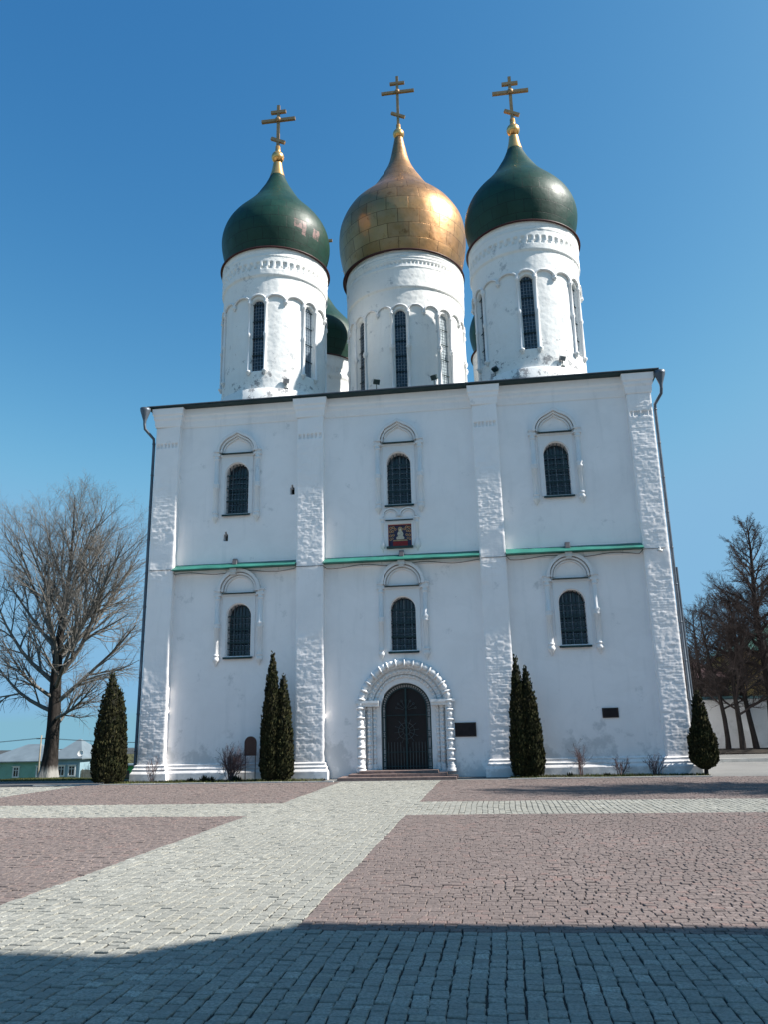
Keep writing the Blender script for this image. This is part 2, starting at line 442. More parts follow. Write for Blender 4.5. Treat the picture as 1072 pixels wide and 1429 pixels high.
# side pilasters
for X, s in ((XE[0], -1), (XE[7], 1)):
    for ya in (3.9, 8.4, 12.9, 17.1):
        b = MB(); xa, xb = sorted((X - s * .2, X + s * 0.03)); b.box(xa, xb, ya, ya + .9, 0, 13.0); b.build('pilaster', WHITE, church)

def sweep(b, path, prof, mat=0, smooth=False):
    """prof (out, z) swept along an open xy path, 'out' to the right-hand side of travel"""
    P = np.asarray(path, float); n = len(P)
    d = np.diff(P, axis=0); d /= np.linalg.norm(d, axis=1)[:, None]
    nn = np.stack([d[:, 1], -d[:, 0]], -1)
    off = np.zeros((n, 2))
    off[0] = nn[0]; off[-1] = nn[-1]
    for i in range(1, n - 1):
        m = nn[i - 1] + nn[i]; off[i] = m / (m @ nn[i])
    G = np.zeros((len(prof), n, 3))
    for k, (o, z) in enumerate(prof):
        G[k, :, :2] = P + off * o; G[k, :, 2] = z
    b.grid(G, None, mat, smooth)
PL = [(0.17, 0.0), (0.165, 0.25), (0.15, 0.28), (0.105, 0.345), (0.115, 0.365), (0.115, 0.40), (0.085, 0.415), (0.06, 0.475), (0.07, 0.49), (0.07, 0.515), (0.0, 0.55)]
def fine(path, step=0.25):
    out = []
    for a, c in zip(path[:-1], path[1:]):
        k = max(1, int(math.dist(a, c) / step))
        out += [(a[0] + (c[0] - a[0]) * i / k, a[1] + (c[1] - a[1]) * i / k) for i in range(k)]
    return out + [path[-1]]
for path in ([(XE[0], 6), (XE[0], 0), (XE[1], 0), (XE[1], WY), (XE[2], WY), (XE[2], 0), (XE[3], 0), (XE[3], WY - .01)],
             [(XE[4], WY - .01), (XE[4], 0), (XE[5], 0), (XE[5], WY), (XE[6], WY), (XE[6], 0), (XE[7], 0), (XE[7], 6)]):
    b = MB(); sweep(b, fine(path), PL)
    for V in b.V:
        for p in V:
            p[1] += 0.012 * mnoise.noise(Vector((p[0] * 2.2, 0, p[2] * 3))); p[2] += (0.010 * mnoise.noise(Vector((p[0] * 1.4, 7, 0))) if p[2] > .1 else 0)
    b.build('plinth', WHITE_ROUGH, church)
# capitals and cornice band under the eaves
full = [(XE[0], 6)]
for k in range(4):
    full += [(XE[2 * k], 0), (XE[2 * k + 1], 0)]
    if k < 3: full += [(XE[2 * k + 1], WY), (XE[2 * k + 2], WY)]
full += [(XE[7], 6)]
b = MB()
sweep(b, full, [(0.012, 12.86), (0.035, 12.90), (0.035, 12.95), (0.045, 12.99), (0.05, 13.12), (0.09, 13.20), (0.09, 13.30), (0.13, 13.36), (0.14, 13.60)])
b.build('cornice', WHITE, church)
# roof
ex0, ex1, ey0, ey1 = -12.60, 6.44, -0.20, 18.3
b = MB()
apex = (-3.08, 9.0, 15.5)
c4 = [(ex0, ey0), (ex1, ey0), (ex1, ey1), (ex0, ey1)]
V = [(x, y, 13.67) for x, y in c4] + [apex] + [(x, y, 13.625) for x, y in c4] + [(x + s * .40, y + t * .30, 13.60) for (x, y), s, t in zip(c4, (1, -1, -1, 1), (1, 1, -1, -1))]
b.add(V, [(0, 1, 4), (1, 2, 4), (2, 3, 4), (3, 0, 4)])
b.add(V, [(5, 6, 1, 0), (6, 7, 2, 1), (7, 8, 3, 2), (8, 5, 0, 3), (9, 10, 6, 5), (10, 11, 7, 6), (11, 12, 8, 7), (12, 9, 5, 8)])
b.build('roof', ROOF, church)
b = MB(); b.tube([(ex0, ey0 - .01, 13.675), (-6, ey0 - .01, 13.68), (0, ey0 - .01, 13.672), (ex1, ey0 - .01, 13.676)], .024, 6); b.build('roof_edge', STEEL, church)

# sheet-metal ledges over the lower storey, with a brick course below
for k, (xa, xb) in enumerate(((XE[1], XE[2]), (XE[3], XE[4]), (XE[5], XE[6]))):
    b = MB(); n = 24
    X = np.linspace(xa + .004, xb - .004, n)
    G = np.zeros((4, n, 3))
    wob = np.array([mnoise.noise(Vector((x * 1.3, k, 0))) * .012 for x in X])
    for r, (y, z) in enumerate(((WY - .004, 7.50), (0.03, 7.375), (-0.17, 7.265), (-0.17, 7.24))):
        G[r, :, 0] = X; G[r, :, 1] = y; G[r, :, 2] = z + wob
    b.grid(G, None, 0, False)
    G2 = G[-1:].copy(); G3 = G2.copy(); G3[..., 1] = WY - .004; G3[..., 2] += .02
    b.grid(np.concatenate([G2, G3]), None, 0, False)
    lg = b.build('ledge', LEDGE, church)
    b = MB()
    m = int((xb - xa) / .62)
    for i in range(m):
        a0 = xa + .006 + (xb - xa - .012) * i / m; a1 = xa + .006 + (xb - xa - .012) * (i + 1) / m - .012
        b.box(a0, a1, WY - .12 + .008 * mnoise.noise(Vector((i, k, 0))), WY - .002, 7.13, 7.245)
    b.build('brick_course', WHITE_TRIM, lg)

def bead_profile(r, spec):
    return [(r * a, z) for a, z in spec]
# facade windows
def pend(b, x, y, zt, zb, r):
    """pot-shaped drop under a colonette"""
    h = zt - zb
    b.lathe([(0.0, zb), (r * .25, zb + .03 * h), (r * .30, zb + .16 * h), (r * .62, zb + .22 * h), (r * .66, zb + .34 * h), (r * 1.15, zb + .44 * h), (r * 1.35, zb + .58 * h),
             (r * 1.1, zb + .74 * h), (r * .95, zb + .82 * h), (r * 1.2, zb + .86 * h), (r * 1.2, zt), (0, zt)], (x, y, 0), 14)
def facade_window(xc, up):
    z0, zs, ri, hw = win_dims(up)
    b = MB()
    A = arch_pts(xc, hw + .02, z0 - .02, zs, ri)
    b.prism(A, WY + .34, WY + .40, 0)
    yb = WY + .30
    top = zs + ri
    for t in (-.5, 0, .5): b.box(xc + t * 2 * hw * .62 - .016, xc + t * 2 * hw * .62 + .016, yb, yb + .035, z0, top - .08 - .1 * abs(t), mat=1)
    for t in np.linspace(.14, .97, 7): b.box(xc - hw, xc + hw, yb + .004, yb + .03, z0 + (zs - z0) * t - .010, z0 + (zs - z0) * t + .010, mat=1)
    win = b.build('window', [GLASS, MUNTIN], church)
    # surround
    b = MB()
    zt = z0 + 2.22 if up else z0 + 2.12
    fw = .60
    O = [(xc - fw, z0 - .04)] + [(xc - fw + 2 * fw * k / 18, zt) for k in range(19)] + [(xc + fw, z0 - .04)]
    O = np.array(O)
    I = np.array(arch_pts(xc, hw + .03, z0 - .04, zs, ri + .03))
    b.ring(O, I, WY - .05, WY + .02)
    b.box(xc - fw - .05, xc + fw + .05, WY - .09, WY + .02, zt + .002, zt + .07)
    cx = .79; r = .088
    zc0, zc1 = z0 + .02, zt + .02
    for s in (-1, 1):
        x = xc + s * cx; y = WY - .06
        b.lathe([(r, zc0), (r, z0 + .95), (r * 1.35, z0 + .98), (r * 1.35, z0 + 1.02), (r * 1.15, z0 + 1.07), (r * 1.35, z0 + 1.12), (r * 1.35, z0 + 1.16), (r, z0 + 1.19), (r, zc1)], (x, y, 0), 14)
        b.lathe([(r, zc1 - .16), (r * 1.3, zc1 - .13), (r * 1.3, zc1 - .09), (r * 1.05, zc1 - .07), (r * 1.2, zc1)], (x, y, 0), 14)
        b.box(x - .135, x + .135, WY - .16, WY + .02, zc1, zc1 + .075)
        b.box(x - .10, x + .10, WY - .13, WY + .02, zc1 + .075, zc1 + .17)
        b.box(x - .135, x + .135, WY - .16, WY + .02, zc1 + .17, zc1 + .225)
        pend(b, x, y, z0 + .06, z0 - .36, .095)
    za = zc1 + .14
    keel = .11 if up else 0.0
    for (ra, rb, y0) in ((.79, .68, WY - .22), (.65, .585, WY - .14), (.56, .50, WY - .07)):
        rise = (.70 if up else .76) * ra / .76
        b.ring(arch_pts(xc, ra, za, za + .02, rise, 24, keel), arch_pts(xc, rb, za, za + .02, rise - (ra - rb), 24, keel * .9), y0, WY + .02)
    b.build('surround', WHITE_TRIM, win)
    b = MB()
    b.box(xc - .60, xc + .60, WY - .19, WY - .02, zt + .075, zt + .10)
    b.build('drip_strip', ROOF, win)
    b = MB()
    b.box(xc - .53, xc + .53, WY - .10, WY + .3, z0 - .07, z0 - .041)
    b.box(xc - .53, xc + .53, WY - .11, WY - .085, z0 - .11, z0 - .045)
    b.build('sill', ROOF, win)
    b = MB()
    yg = WY + .10
    for t in np.linspace(-1, 1, 8)[1:-1]:
        b.box(xc + t * hw - .011, xc + t * hw + .011, yg, yg + .02, z0, zs + ri * math.sqrt(1 - t * t) - .01)
    for t in np.linspace(0.04, 1.0, 8):
        b.box(xc - hw, xc + hw, yg + .021, yg + .035, z0 + (zs - z0) * t - .011, z0 + (zs - z0) * t + .011)
    for t in (.34, .67, 1.0):
        b.box(xc - hw, xc + hw, yg - .018, yg - .002, z0 + (zs - z0) * t - .022, z0 + (zs - z0) * t + .022)
    for t in np.linspace(-1, 1, 8)[1:-1]:
        b.box(xc + t * hw - .008, xc + t * hw + .008, yg - .09, yg + .01, zs + ri * math.sqrt(1 - t * t) - .06, zs + ri * math.sqrt(1 - t * t) - .045)
    b.build('grille', IRON, win)
for xc, up in WINS: facade_window(xc, up)
for s in SLITS:
    b = MB(); b.prism([(x * 1.0, z) for x, z in slit_poly(s[0], s[1] - .01, s[2] + .02, s[3] + .03)], WY + .30, WY + .34); b.build('slit_window', VOID, church)

# painted icon panel in its own small frame
RED = simple('deep_red_paint', (0.28, 0.02, 0.02), 0.5, 0, .2, 12)
NAVY = simple('dark_blue_paint', (0.035, 0.03, 0.07), 0.5, 0, .3, 12)
OCHRE = simple('ochre_paint', (0.50, 0.34, 0.16), 0.5, 0, .25, 12)
PALE = simple('pale_paint', (0.55, 0.50, 0.40), 0.5, 0, .25, 14)
b = MB()
yi = WY + .09
b.prism([(PXC - .42, 7.80), (PXC + .42, 7.80), (PXC + .42, 8.62), (PXC - .42, 8.62)], yi, yi + .03, 0)
b.prism([(PXC - .26, 7.84), (PXC + .27, 7.84), (PXC + .27, 8.0), (PXC - .26, 8.0)], yi - .006, yi - .001, 1)
b.prism([(PXC - .27, 8.02), (PXC + .28, 8.02), (PXC + .24, 8.06), (PXC - .24, 8.06)], yi - .006, yi - .001, 2)
b.prism([(PXC - .13, 8.08), (PXC + .14, 8.08), (PXC + .15, 8.14), (PXC + .10, 8.20), (PXC + .12, 8.28), (PXC + .08, 8.36), (PXC + .04, 8.40), (PXC + .045, 8.45), (PXC + .01, 8.49), (PXC - .03, 8.45), (PXC - .025, 8.40), (PXC - .07, 8.35), (PXC - .10, 8.27), (PXC - .07, 8.20), (PXC - .14, 8.15)], yi - .006, yi - .001, 3)
b.ring([(PXC + .01 + .085 * math.cos(a), 8.45 + .085 * math.sin(a)) for a in np.linspace(0, 2 * PI, 13)], [(PXC + .01 + .05 * math.cos(a), 8.45 + .05 * math.sin(a)) for a in np.linspace(0, 2 * PI, 13)], yi - .005, yi - .001, 2)
for s in (-1, 1):
    for (u, z, q) in ((.33, 8.50, .055), (.24, 8.52, .05), (.17, 8.45, .045), (.35, 8.37, .05), (.26, 8.38, .045), (.34, 8.22, .05), (.24, 8.24, .045), (.35, 8.08, .045), (.27, 8.12, .035)):
        c = PXC + s * u
        O = [(c + q * math.cos(a), z + q * math.sin(a)) for a in np.linspace(0, 2 * PI, 11)]
        I = [(c + q * .62 * math.cos(a), z + q * .62 * math.sin(a)) for a in np.linspace(0, 2 * PI, 11)]
        b.ring(O, I, yi - .005, yi - .001, 2)
        b.prism([(c + q * .5 * math.cos(a), z - .01 + q * .5 * math.sin(a)) for a in np.arange(6) * 1.047], yi - .004, yi - .0015, 1)
b.ring([(PXC - .42, 7.8), (PXC - .42, 8.62), (PXC + .42, 8.62), (PXC + .42, 7.8), (PXC - .42, 7.8)], [(PXC - .395, 7.825), (PXC - .395, 8.595), (PXC + .395, 8.595), (PXC + .395, 7.825), (PXC - .395, 7.825)], yi - .012, yi, 1)
icon = b.build('icon', [NAVY, RED, OCHRE, PALE], church)
b = MB()
for s in (-1, 1):
    x = PXC + s * .63; r = .06
    b.lathe([(r, 8.0), (r, 8.62), (r * 1.4, 8.64), (r * 1.4, 8.70), (r, 8.72), (r * 1.5, 8.80)], (x, WY, 0), 12)
    b.lathe([(0, 7.60), (r * .5, 7.62), (r * .6, 7.70), (r * 1.7, 7.76), (r * 2.0, 7.88), (r * 1.4, 7.98), (r * 1.6, 8.02), (r, 8.06)], (x, WY, 0), 12)
    b.box(x - .11, x + .11, WY - .1, WY + .02, 8.80, 8.86)
    q = PXC + s * .315
    for ra, rb, yy in ((.325, .265, WY - .08), (.235, .19, WY - .05)):
        b.ring(arch_pts(q, ra, 8.90, 8.92, ra * .95, 16), arch_pts(q, rb, 8.90, 8.92, rb * .95, 16), yy, WY + .02)
b.ring([(PXC - .50, 7.79), (PXC - .50, 8.72), (PXC + .50, 8.72), (PXC + .50, 7.79)], [(PXC - .425, 7.79), (PXC - .425, 8.63), (PXC + .425, 8.63), (PXC + .425, 7.79)], WY - .03, WY + .02)
b.build('surround', WHITE_TRIM, icon)
b = MB(); b.box(PXC - .50, PXC + .50, WY - .12, WY - .031, 8.74, 8.765); b.build('drip_strip', ROOF, icon)
b = MB(); b.box(PXC - .47, PXC + .47, WY - .14, WY + .1, 7.72, 7.79); b.build('sill', ROOF, icon)

# ------------------------------------------------------------------ portal
b = MB()
ZS = 2.20
def arch_ring(R, n=40, zbot=0.25):
    return [(PXC - R, zbot), ] + [(PXC + R * math.cos(a), ZS + R * math.sin(a)) for a in np.linspace(PI, 0, n)] + [(PXC + R, zbot)]
b.ring(arch_ring(1.375), arch_ring(1.16), WY + .10, WY + .40)
b.ring(arch_ring(1.165), arch_ring(0.87), WY + .22, WY + .62)
b.ring(arch_ring(1.66), arch_ring(1.37), WY - .05, WY + .12)
portal = b.build('portal', WHITE_TRIM, church)
def along(R, step):
    """frames (pos x,z, tangent x,z) up the left jamb, over the arch and down the right jamb"""
    out = []
    L = ZS - 0.3
    n1 = max(1, round(L / step))
    for i in range(n1): out.append((PXC - R, 0.3 + L * i / n1, 0, 1, L / n1))
    n2 = max(1, round(PI * R / step))
    for i in range(n2):
        a = PI - PI * i / n2
        out.append((PXC + R * math.cos(a), ZS + R * math.sin(a), math.sin(a), -math.cos(a), PI * R / n2))
    for i in range(n1): out.append((PXC + R, ZS - L * i / n1, 0, -1, L / n1))
    return out
def bead_chain(R, r, step, y, prof, name, seg=12, jitter=0):
    b = MB()
    for (x, z, tx, tz, L) in along(R, step):
        M = Matrix(((tz, 0, tx), (0, 1, 0), (-tx, 0, tz)))
        k = 1 + rng.uniform(-jitter, jitter)
        b.lathe([(r * k * a, h * L) for a, h in prof], (x, y, z), seg, M.to_3x3())
    return b.build(name, WHITE_TRIM, portal)
MELON_R = .15
MELON = [(.48, 0), (.62, .05), (.95, .10), (1.05, .16), (1.0, .22), (.72, .27), (.62, .36), (.75, .50), (.80, .62), (.70, .80), (.50, .95), (.48, 1.0)]
bead_chain(1.52, MELON_R, .30, WY - .09, MELON, 'beaded_roll', 14, .06)
TOOTH = [(.6, 0), (1.0, .06), (1.05, .42), (.75, .5), (.7, .93), (.6, 1.0)]
bead_chain(1.26, .075, .145, WY + .09, TOOTH, 'toothed_roll', 8, .10)
bead_chain(1.09, .065, .145, WY + .20, TOOTH, 'toothed_roll', 8, .10)
for s in (-1, 1):
    b = MB()
    xa, xb = sorted((PXC + s * .90, PXC + s * 1.70))
    b.box(xa, xb, WY - .20, WY + .30, 2.40, 2.49)
    xa, xb = sorted((PXC + s * .90, PXC + s * 1.64))
    b.box(xa, xb, WY - .14, WY + .30, 2.30, 2.40)
    b.build('impost', WHITE_TRIM, portal)
    for x in (1.52, 1.26, 1.09):
        q = .14 if x > 1.4 else .085
        yy = WY - .07 if x > 1.4 else (WY + .09 if x > 1.2 else WY + .20)
        b = MB()
        b.lathe([(q * 1.25, .2), (q * 1.25, .29), (q * 1.0, .31), (q * 1.15, .36), (q * .9, .42), (q * .7, .44)], (PXC + s * x, yy, 0), 14)
        b.build('base', WHITE_TRIM, portal)
b = MB(); b.prism(arch_pts(PXC, .95, .2, ZS, .93, 26), WY + .57, WY + .60); b.build('back_wall', WHITE_TRIM, portal)
b = MB(); b.prism(arch_pts(PXC, .71, .2, ZS, .71, 26), WY + .50, WY + .568); door = b.build('door', WOOD_DOOR, church)
b = MB()
yg = WY + .40
R1, R2 = .855, .69
def gate_ring(R): return [(PXC - R, .25)] + [(PXC + R * math.cos(a), ZS + R * math.sin(a)) for a in np.linspace(PI, 0, 40)] + [(PXC + R, .25)]
b.ring(gate_ring(R1), gate_ring(R1 - .035), yg - .02, yg + .02)
b.ring(gate_ring(R2 + .03), gate_ring(R2), yg - .02, yg + .02)
rm = (R1 + R2) / 2
def circ(cx, cz, q, t=.008, n=12): b.tube([(cx + q * math.cos(a), yg, cz + q * math.sin(a)) for a in np.linspace(0, 2 * PI, n)], t, 4, 1, False)
for a in np.linspace(.06, PI - .06, 30): circ(PXC + rm * math.cos(a), ZS + rm * math.sin(a), .052)
for s in (-1, 1):
    for z in (2.05, 1.38, .62): circ(PXC + s * rm, z, .052)
    for z in (1.94, 1.48, 1.28, .9, .72, .5, .32): b.box(PXC + s * rm - .07, PXC + s * rm + .07, yg - .01, yg + .01, z - .012, z + .012)
    for z0_, z1_ in ((1.5, 1.92), (.92, 1.26)): b.ring([(PXC + s * rm - .05, z0_), (PXC + s * rm - .05, z1_), (PXC + s * rm + .05, z1_), (PXC + s * rm + .05, z0_)], [(PXC + s * rm - .04, z0_), (PXC + s * rm - .04, z1_ - .01), (PXC + s * rm + .04, z1_ - .01), (PXC + s * rm + .04, z0_)], yg - .008, yg + .008)
b.box(PXC - .028, PXC + .028, yg - .03, yg + .01, .25, ZS + R2)
for z in (.34, .80, 2.0): b.box(PXC - R2, PXC + R2, yg - .012, yg + .008, z - .012, z + .012)
for t in np.linspace(-.9, .9, 13):
    if abs(t) > .05: b.box(PXC + t * R2 - .007, PXC + t * R2 + .007, yg - .007, yg + .007, .26, 1.12 if abs(t) > .2 else .95, mat=1)
for q, t in ((.27, .009), (.12, .008)): circ(PXC, 1.48, q, t, 26)
for k in range(12):
    a = k * PI / 6 + .13
    b.tube([(PXC + .13 * math.cos(a), yg, 1.48 + .13 * math.sin(a)), (PXC + .42 * math.cos(a), yg, 1.48 + .42 * math.sin(a))], .008, 4, 1, False)
for k in range(7):
    a = .25 + k * .44
    b.tube([(PXC + .08 * math.cos(a), yg, 2.16 + .08 * math.sin(a)), (PXC + .34 * math.cos(a), yg, 2.16 + .34 * math.sin(a))], .008, 4, 1, False)
    circ(PXC + .34 * math.cos(a), 2.16 + .34 * math.sin(a), .035)
b.build('gate', [IRON, simple('worn_iron', (.085, .105, .11), .5, .3, .25, 8)], door)
# entrance steps
for k, (xa, xb, ya, z0_, z1_) in enumerate(((-5.10, -1.28, -1.02, -.02, .085), (-4.80, -1.62, -.68, .085, .17), (-4.50, -1.90, -.34, .17, .25))):
    b = MB()
    xs = np.linspace(xa, xb, 4 + k)
    for i in range(len(xs) - 1):
        b.box(xs[i] + .003, xs[i + 1] - .003, ya + rng.uniform(-.012, .012), WY + .0 if k < 2 else WY + .62, z0_, z1_ + rng.uniform(-.004, .004) - (0 if k else .0))
    b.build('step', STEP, church)

# ------------------------------------------------------------------ drums and domes
def arch_z(phi, spans, zs, zt):
    """height of the arcade curve at angle phi (deg)"""
    for a0, a1 in spans:
        if a0 <= phi <= a1:
            t = (phi - (a0 + a1) / 2) / ((a1 - a0) / 2)
            return zs + (zt - zs) * math.sqrt(max(0, 1 - t * t))
    return zs
PALE_PANE = simple('sunlit_pale_panes', (0.36, 0.43, 0.46), .35, 0, .1, 3)  # sun-side pane of the middle drum: sunlit brightness painted into its colour
BLUE_PANE = simple('sunlit_blue_panes', (0.13, 0.18, 0.23), .3, 0, .15, 3)  # sunlit gleam of the corner-drum panes, painted as a paler blue
def make_drum(ax, ay, R, nwin, th0, zb, zped, zw0, zw1, zsp, zar, zledge, dent, ztop, hwin, hcol, nth, dz, bands, ndent, zbead, colb, mat, label):
    per = 360.0 / nwin
    spans = [(-hcol, hcol), (hcol, per / 2), (per / 2, per - hcol), (per - hcol, per + hcol)]
    th = np.linspace(0, 360, nth + 1)
    rel = (th - th0) % per
    zt = np.arange(zped, ztop + dz, dz); zt[-1] = ztop
    az = np.array([arch_z(p, spans, zsp, zar) for p in rel])
    relw = (th - th0 + per / 2) % per - per / 2
    u = np.radians(relw) * R
    hw = R * math.radians(hwin)
    Z, U = np.meshgrid(zt, u, indexing='ij')
    AZ = np.repeat(az[None], len(zt), 0)
    rr = np.full(Z.shape, R)
    st = lambda d, w_: np.clip(d / w_ + .5, 0, 1)
    rr -= 0.045 * st(AZ - Z, dz * 1.2)
    dd = np.where(Z > zw1 - hw, hw - np.hypot(U, Z - (zw1 - hw)), np.minimum(hw - np.abs(U), Z - zw0))
    rr -= 0.34 * st(dd, 0.03)
    rr += 0.07 * st(Z - zledge, dz)
    if dent:
        per_d = 360.0 / ndent
        rd = (th % per_d) / per_d
        m = (rd > .28) & (rd < .78)
        rr -= dent[2] * ((Z > dent[0]) & (Z < dent[1])) * m[None]
        m2 = (rd > .05) & (rd < .55)
        rr -= dent[2] * ((Z > dent[0] - .10) & (Z <= dent[0])) * m2[None] * dent[3]
    for zz, hh, pp in bands: rr += pp * ((Z > zz) & (Z < zz + hh))
    t = np.radians(th)[None]
    for i in range(len(zt)):
        for j in range(nth + 1):
            x = R * math.sin(t[0, j]); y = -R * math.cos(t[0, j])
            v = Vector((x + ax, y + ay, zt[i]))
            rr[i, j] += 0.018 * mnoise.noise(v * 1.1) + (0.007 * mnoise.fractal(v * 5.0, 1.0, 2.0, 2) if dd[i, j] < -0.05 else 0)
    rr[:, -1] = rr[:, 0]
    P = np.stack([ax + rr * np.sin(t), ay - rr * np.cos(t), Z], -1)
    b = MB(); b.grid(P, None, 0, True)
    b.lathe([(R + .14, zb), (R + .13, zped - .04), (R + .08, zped), (R - .2, zped + .02)], (ax, ay, 0), 72)
    drum = b.build('drum', mat, church)
    if label: drum['label'] = label
    # arcade of small arches on colonettes
    b = MB()
    def cp(phi, z, r): a = math.radians(phi); return (ax + r * math.sin(a), ay - r * math.cos(a), z)
    for k in range(nwin):
        c = th0 + k * per
        for a0, a1 in spans[:3]:
            mid, h = (a0 + a1) / 2, (a1 - a0) / 2
            b.tube([cp(c + mid - h * math.cos(q), zsp + (zar - zsp) * math.sin(q), R + .015) for q in np.linspace(0, PI, 17)], .05, 6)
        a = c + per / 2
        x, y, _ = cp(a, 0, R + .01)
        b.lathe([(.0, zsp - .20), (.04, zsp - .18), (.05, zsp - .11), (.10, zsp - .08), (.10, zsp - .03), (.07, zsp), (.09, zsp + .05)], (x, y, 0), 10)
        for s in (-1, 1):
            x, y, _ = cp(c + s * hcol, 0, R - .005)
            B = colb
            b.lathe([(.0, zw0 - .22), (.05, zw0 - .20), (.06, zw0 - .12), (.115, zw0 - .08), (.115, zw0 - .02), (.06, zw0 + .02), (.06, zbead - 1.5 * B), (B * 1.1, zbead - 1.1 * B), (.075, zbead - .9 * B), (B * 1.3, zbead - .4 * B),
                     (B * 1.3, zbead + .4 * B), (.075, zbead + .9 * B), (B * 1.1, zbead + 1.1 * B), (.06, zbead + 1.5 * B), (.06, zsp - .14), (.10, zsp - .10), (.10, zsp - .05), (.075, zsp - .03), (.10, zsp + .03), (.09, zsp + .06)], (x, y, 0), 12)
    b.build('arcade', WHITE_TRIM, drum)
    # glazed slit windows with their iron grids
    for k in range(nwin):
        c = th0 + k * per
        b = MB()
        n = 9
        zz = np.linspace(zw0 - .02, zw1, 20)
        rg = R - .20
        phs = np.linspace(-hwin * 1.05, hwin * 1.05, n)
        G = np.array([[cp(c + p, z, rg) for p in phs] for z in zz])
        b.grid(G, None, 0, False)
        rg2 = R - .175
        q = hw * .95
        for f in (-.5, 0, .5):
            zc = zw1 - hw + math.sqrt(max(0, hw ** 2 - (f * hw) ** 2))
            b.tube([cp(c + hwin * f, zw0, rg2), cp(c + hwin * f, zc, rg2)], .011, 4, 1, False)
        for i, z in enumerate(np.arange(zw0 + .1, zw1 - .12, .155)):
            if i % 5 == 4: continue
            b.tube([cp(c + p, z, rg2) for p in (-hwin * .97, 0, hwin * .97)], .010, 4, 1, False)
        for z in np.arange(zw0 + .1 + .155 * 4, zw1 - .1, .155 * 5):
            b.tube([cp(c + p, z, rg2 + .03) for p in (-hwin, 0, hwin)], .024, 4, 2, False)
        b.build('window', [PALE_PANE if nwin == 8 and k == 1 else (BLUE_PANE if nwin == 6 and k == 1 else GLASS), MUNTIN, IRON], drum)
    return drum
CP = [(21.48, 2.10), (21.9, 2.24), (22.3, 2.36), (22.7, 2.44), (23.1, 2.455), (23.5, 2.38), (23.9, 2.22), (24.3, 1.96), (24.7, 1.62), (25.0, 1.37), (25.3, 1.14), (25.6, .95), (25.9, .78), (26.3, .56), (26.85, .33)]
MP = [(23.62, 2.90), (24.1, 3.04), (24.6, 3.15), (25.1, 3.24), (25.6, 3.30), (26.1, 3.31), (26.6, 3.25), (27.1, 3.08), (27.6, 2.79), (28.0, 2.45), (28.4, 2.06), (28.8, 1.71), (29.2, 1.43), (29.6, 1.20), (30.2, .86), (31.0, .53), (32.45, .24)]
def spline(P, k=5):
    P = np.array(P); t = np.arange(len(P)); out = []
    for i in range(len(P) - 1):
        p0 = P[max(i - 1, 0)]; p1 = P[i]; p2 = P[i + 1]; p3 = P[min(i + 2, len(P) - 1)]
        for s in np.arange(k) / k:
            out.append(.5 * (2 * p1 + (p2 - p0) * s + (2 * p0 - 5 * p1 + 4 * p2 - p3) * s * s + (3 * p1 - p0 - 3 * p2 + p3) * s ** 3))
    out.append(P[-1])
    return [(float(r), float(z)) for z, r in out]
def make_dome(ax, ay, prof, mat, skirt_r, zs, neck, orb, cross, label, seg=96):
    b = MB()
    P = spline(prof)
    b.lathe(P, (ax, ay, 0), seg, None, 0, True, True)
    for V in b.V:
        for p in V:
            d = mnoise.noise(Vector((p[0] * .8, p[1] * .8, p[2] * .8))) * .02
            p[0] += d * (p[0] - ax) / 3; p[1] += d * (p[1] - ay) / 3
    dome = b.build('dome', mat, church); dome['label'] = label
    b = MB(); r0 = prof[0][1]
    b.lathe([(skirt_r - .16, zs - .02), (skirt_r, zs - .06), (skirt_r + .01, zs - .02), (skirt_r - .03, zs + .02), (r0 - .02, zs + .08)], (ax, ay, 0), 72)
    b.build('skirt', SKIRT, dome)
    b = MB()
    if neck: b.lathe([(neck[1] + .02, neck[0]), (neck[1] * .80, neck[0] + .35), (neck[1] * .62, neck[0] + .75)], (ax, ay, 0), 24)
    oz, orr = orb
    b.lathe([(orr * math.cos(a) + 1e-4, oz + orr * math.sin(a)) for a in np.linspace(-PI / 2, PI / 2, 15)], (ax, ay, 0), 24)
    b.lathe([(.13, oz + orr - .04), (.12, oz + orr + .30), (.0, oz + orr + .30)], (ax, ay, 0), 14)
    b.build('orb', GOLD, dome)
    zb, zt, m, u, l = cross     # (z, half length) bars
    b = MB()
    d = .055; t = .072
    b.box(ax - t, ax + t, ay - d, ay + d, zb, zt)
    for z, h in (m, u): b.box(ax - h, ax + h, ay - d - .012, ay + d + .012, z - t, z + t)
    M = Matrix.Translation((ax, ay, l[0])) @ Matrix.Rotation(rad(26), 4, 'Y')
    b.box(-l[1], l[1], -d - .012, d + .012, -t, t, M)
    b.lathe([(.001, -.01), (.13, 0), (.13, .05), (.06, .09), (.001, .10)], (ax, ay - d - .01, m[0]), 12, Matrix.Rotation(rad(90), 3, 'X'))
    b.build('cross', CROSS, dome)
    return dome
corners = [(-8.80, 4.0, 'front left green onion dome with peeled patches', 400, .036), (2.34, 4.0, 'front right green onion dome', 400, .036), (-9.0, 14.0, 'rear green onion dome between the left and gilded domes', 180, .08), (2.25, 14.0, 'rear green onion dome behind the right drum', 180, .08)]
for ax, ay, lab, nth, dz in corners:
    make_drum(ax, ay, 2.27, 6, -3.0, 13.7, 14.98, 15.84, 19.08, 18.98, 19.27, 20.16, (20.58, 20.80, .085, 1), 21.47, 6.7, 8.9, nth, dz, [(21.08, .05, .03), (21.3, .2, .02)], 51, 17.45, .07, WHITE_DRUM, None)
    make_dome(ax, ay, CP, GREEN_PATCHED if ax < 0 and ay < 5 else GREEN_DOME, 2.46, 21.48, (26.80, .34), (27.92, .30), (28.2, 30.9, (30.05, .83), (30.52, .37), (28.88, .37)), lab)
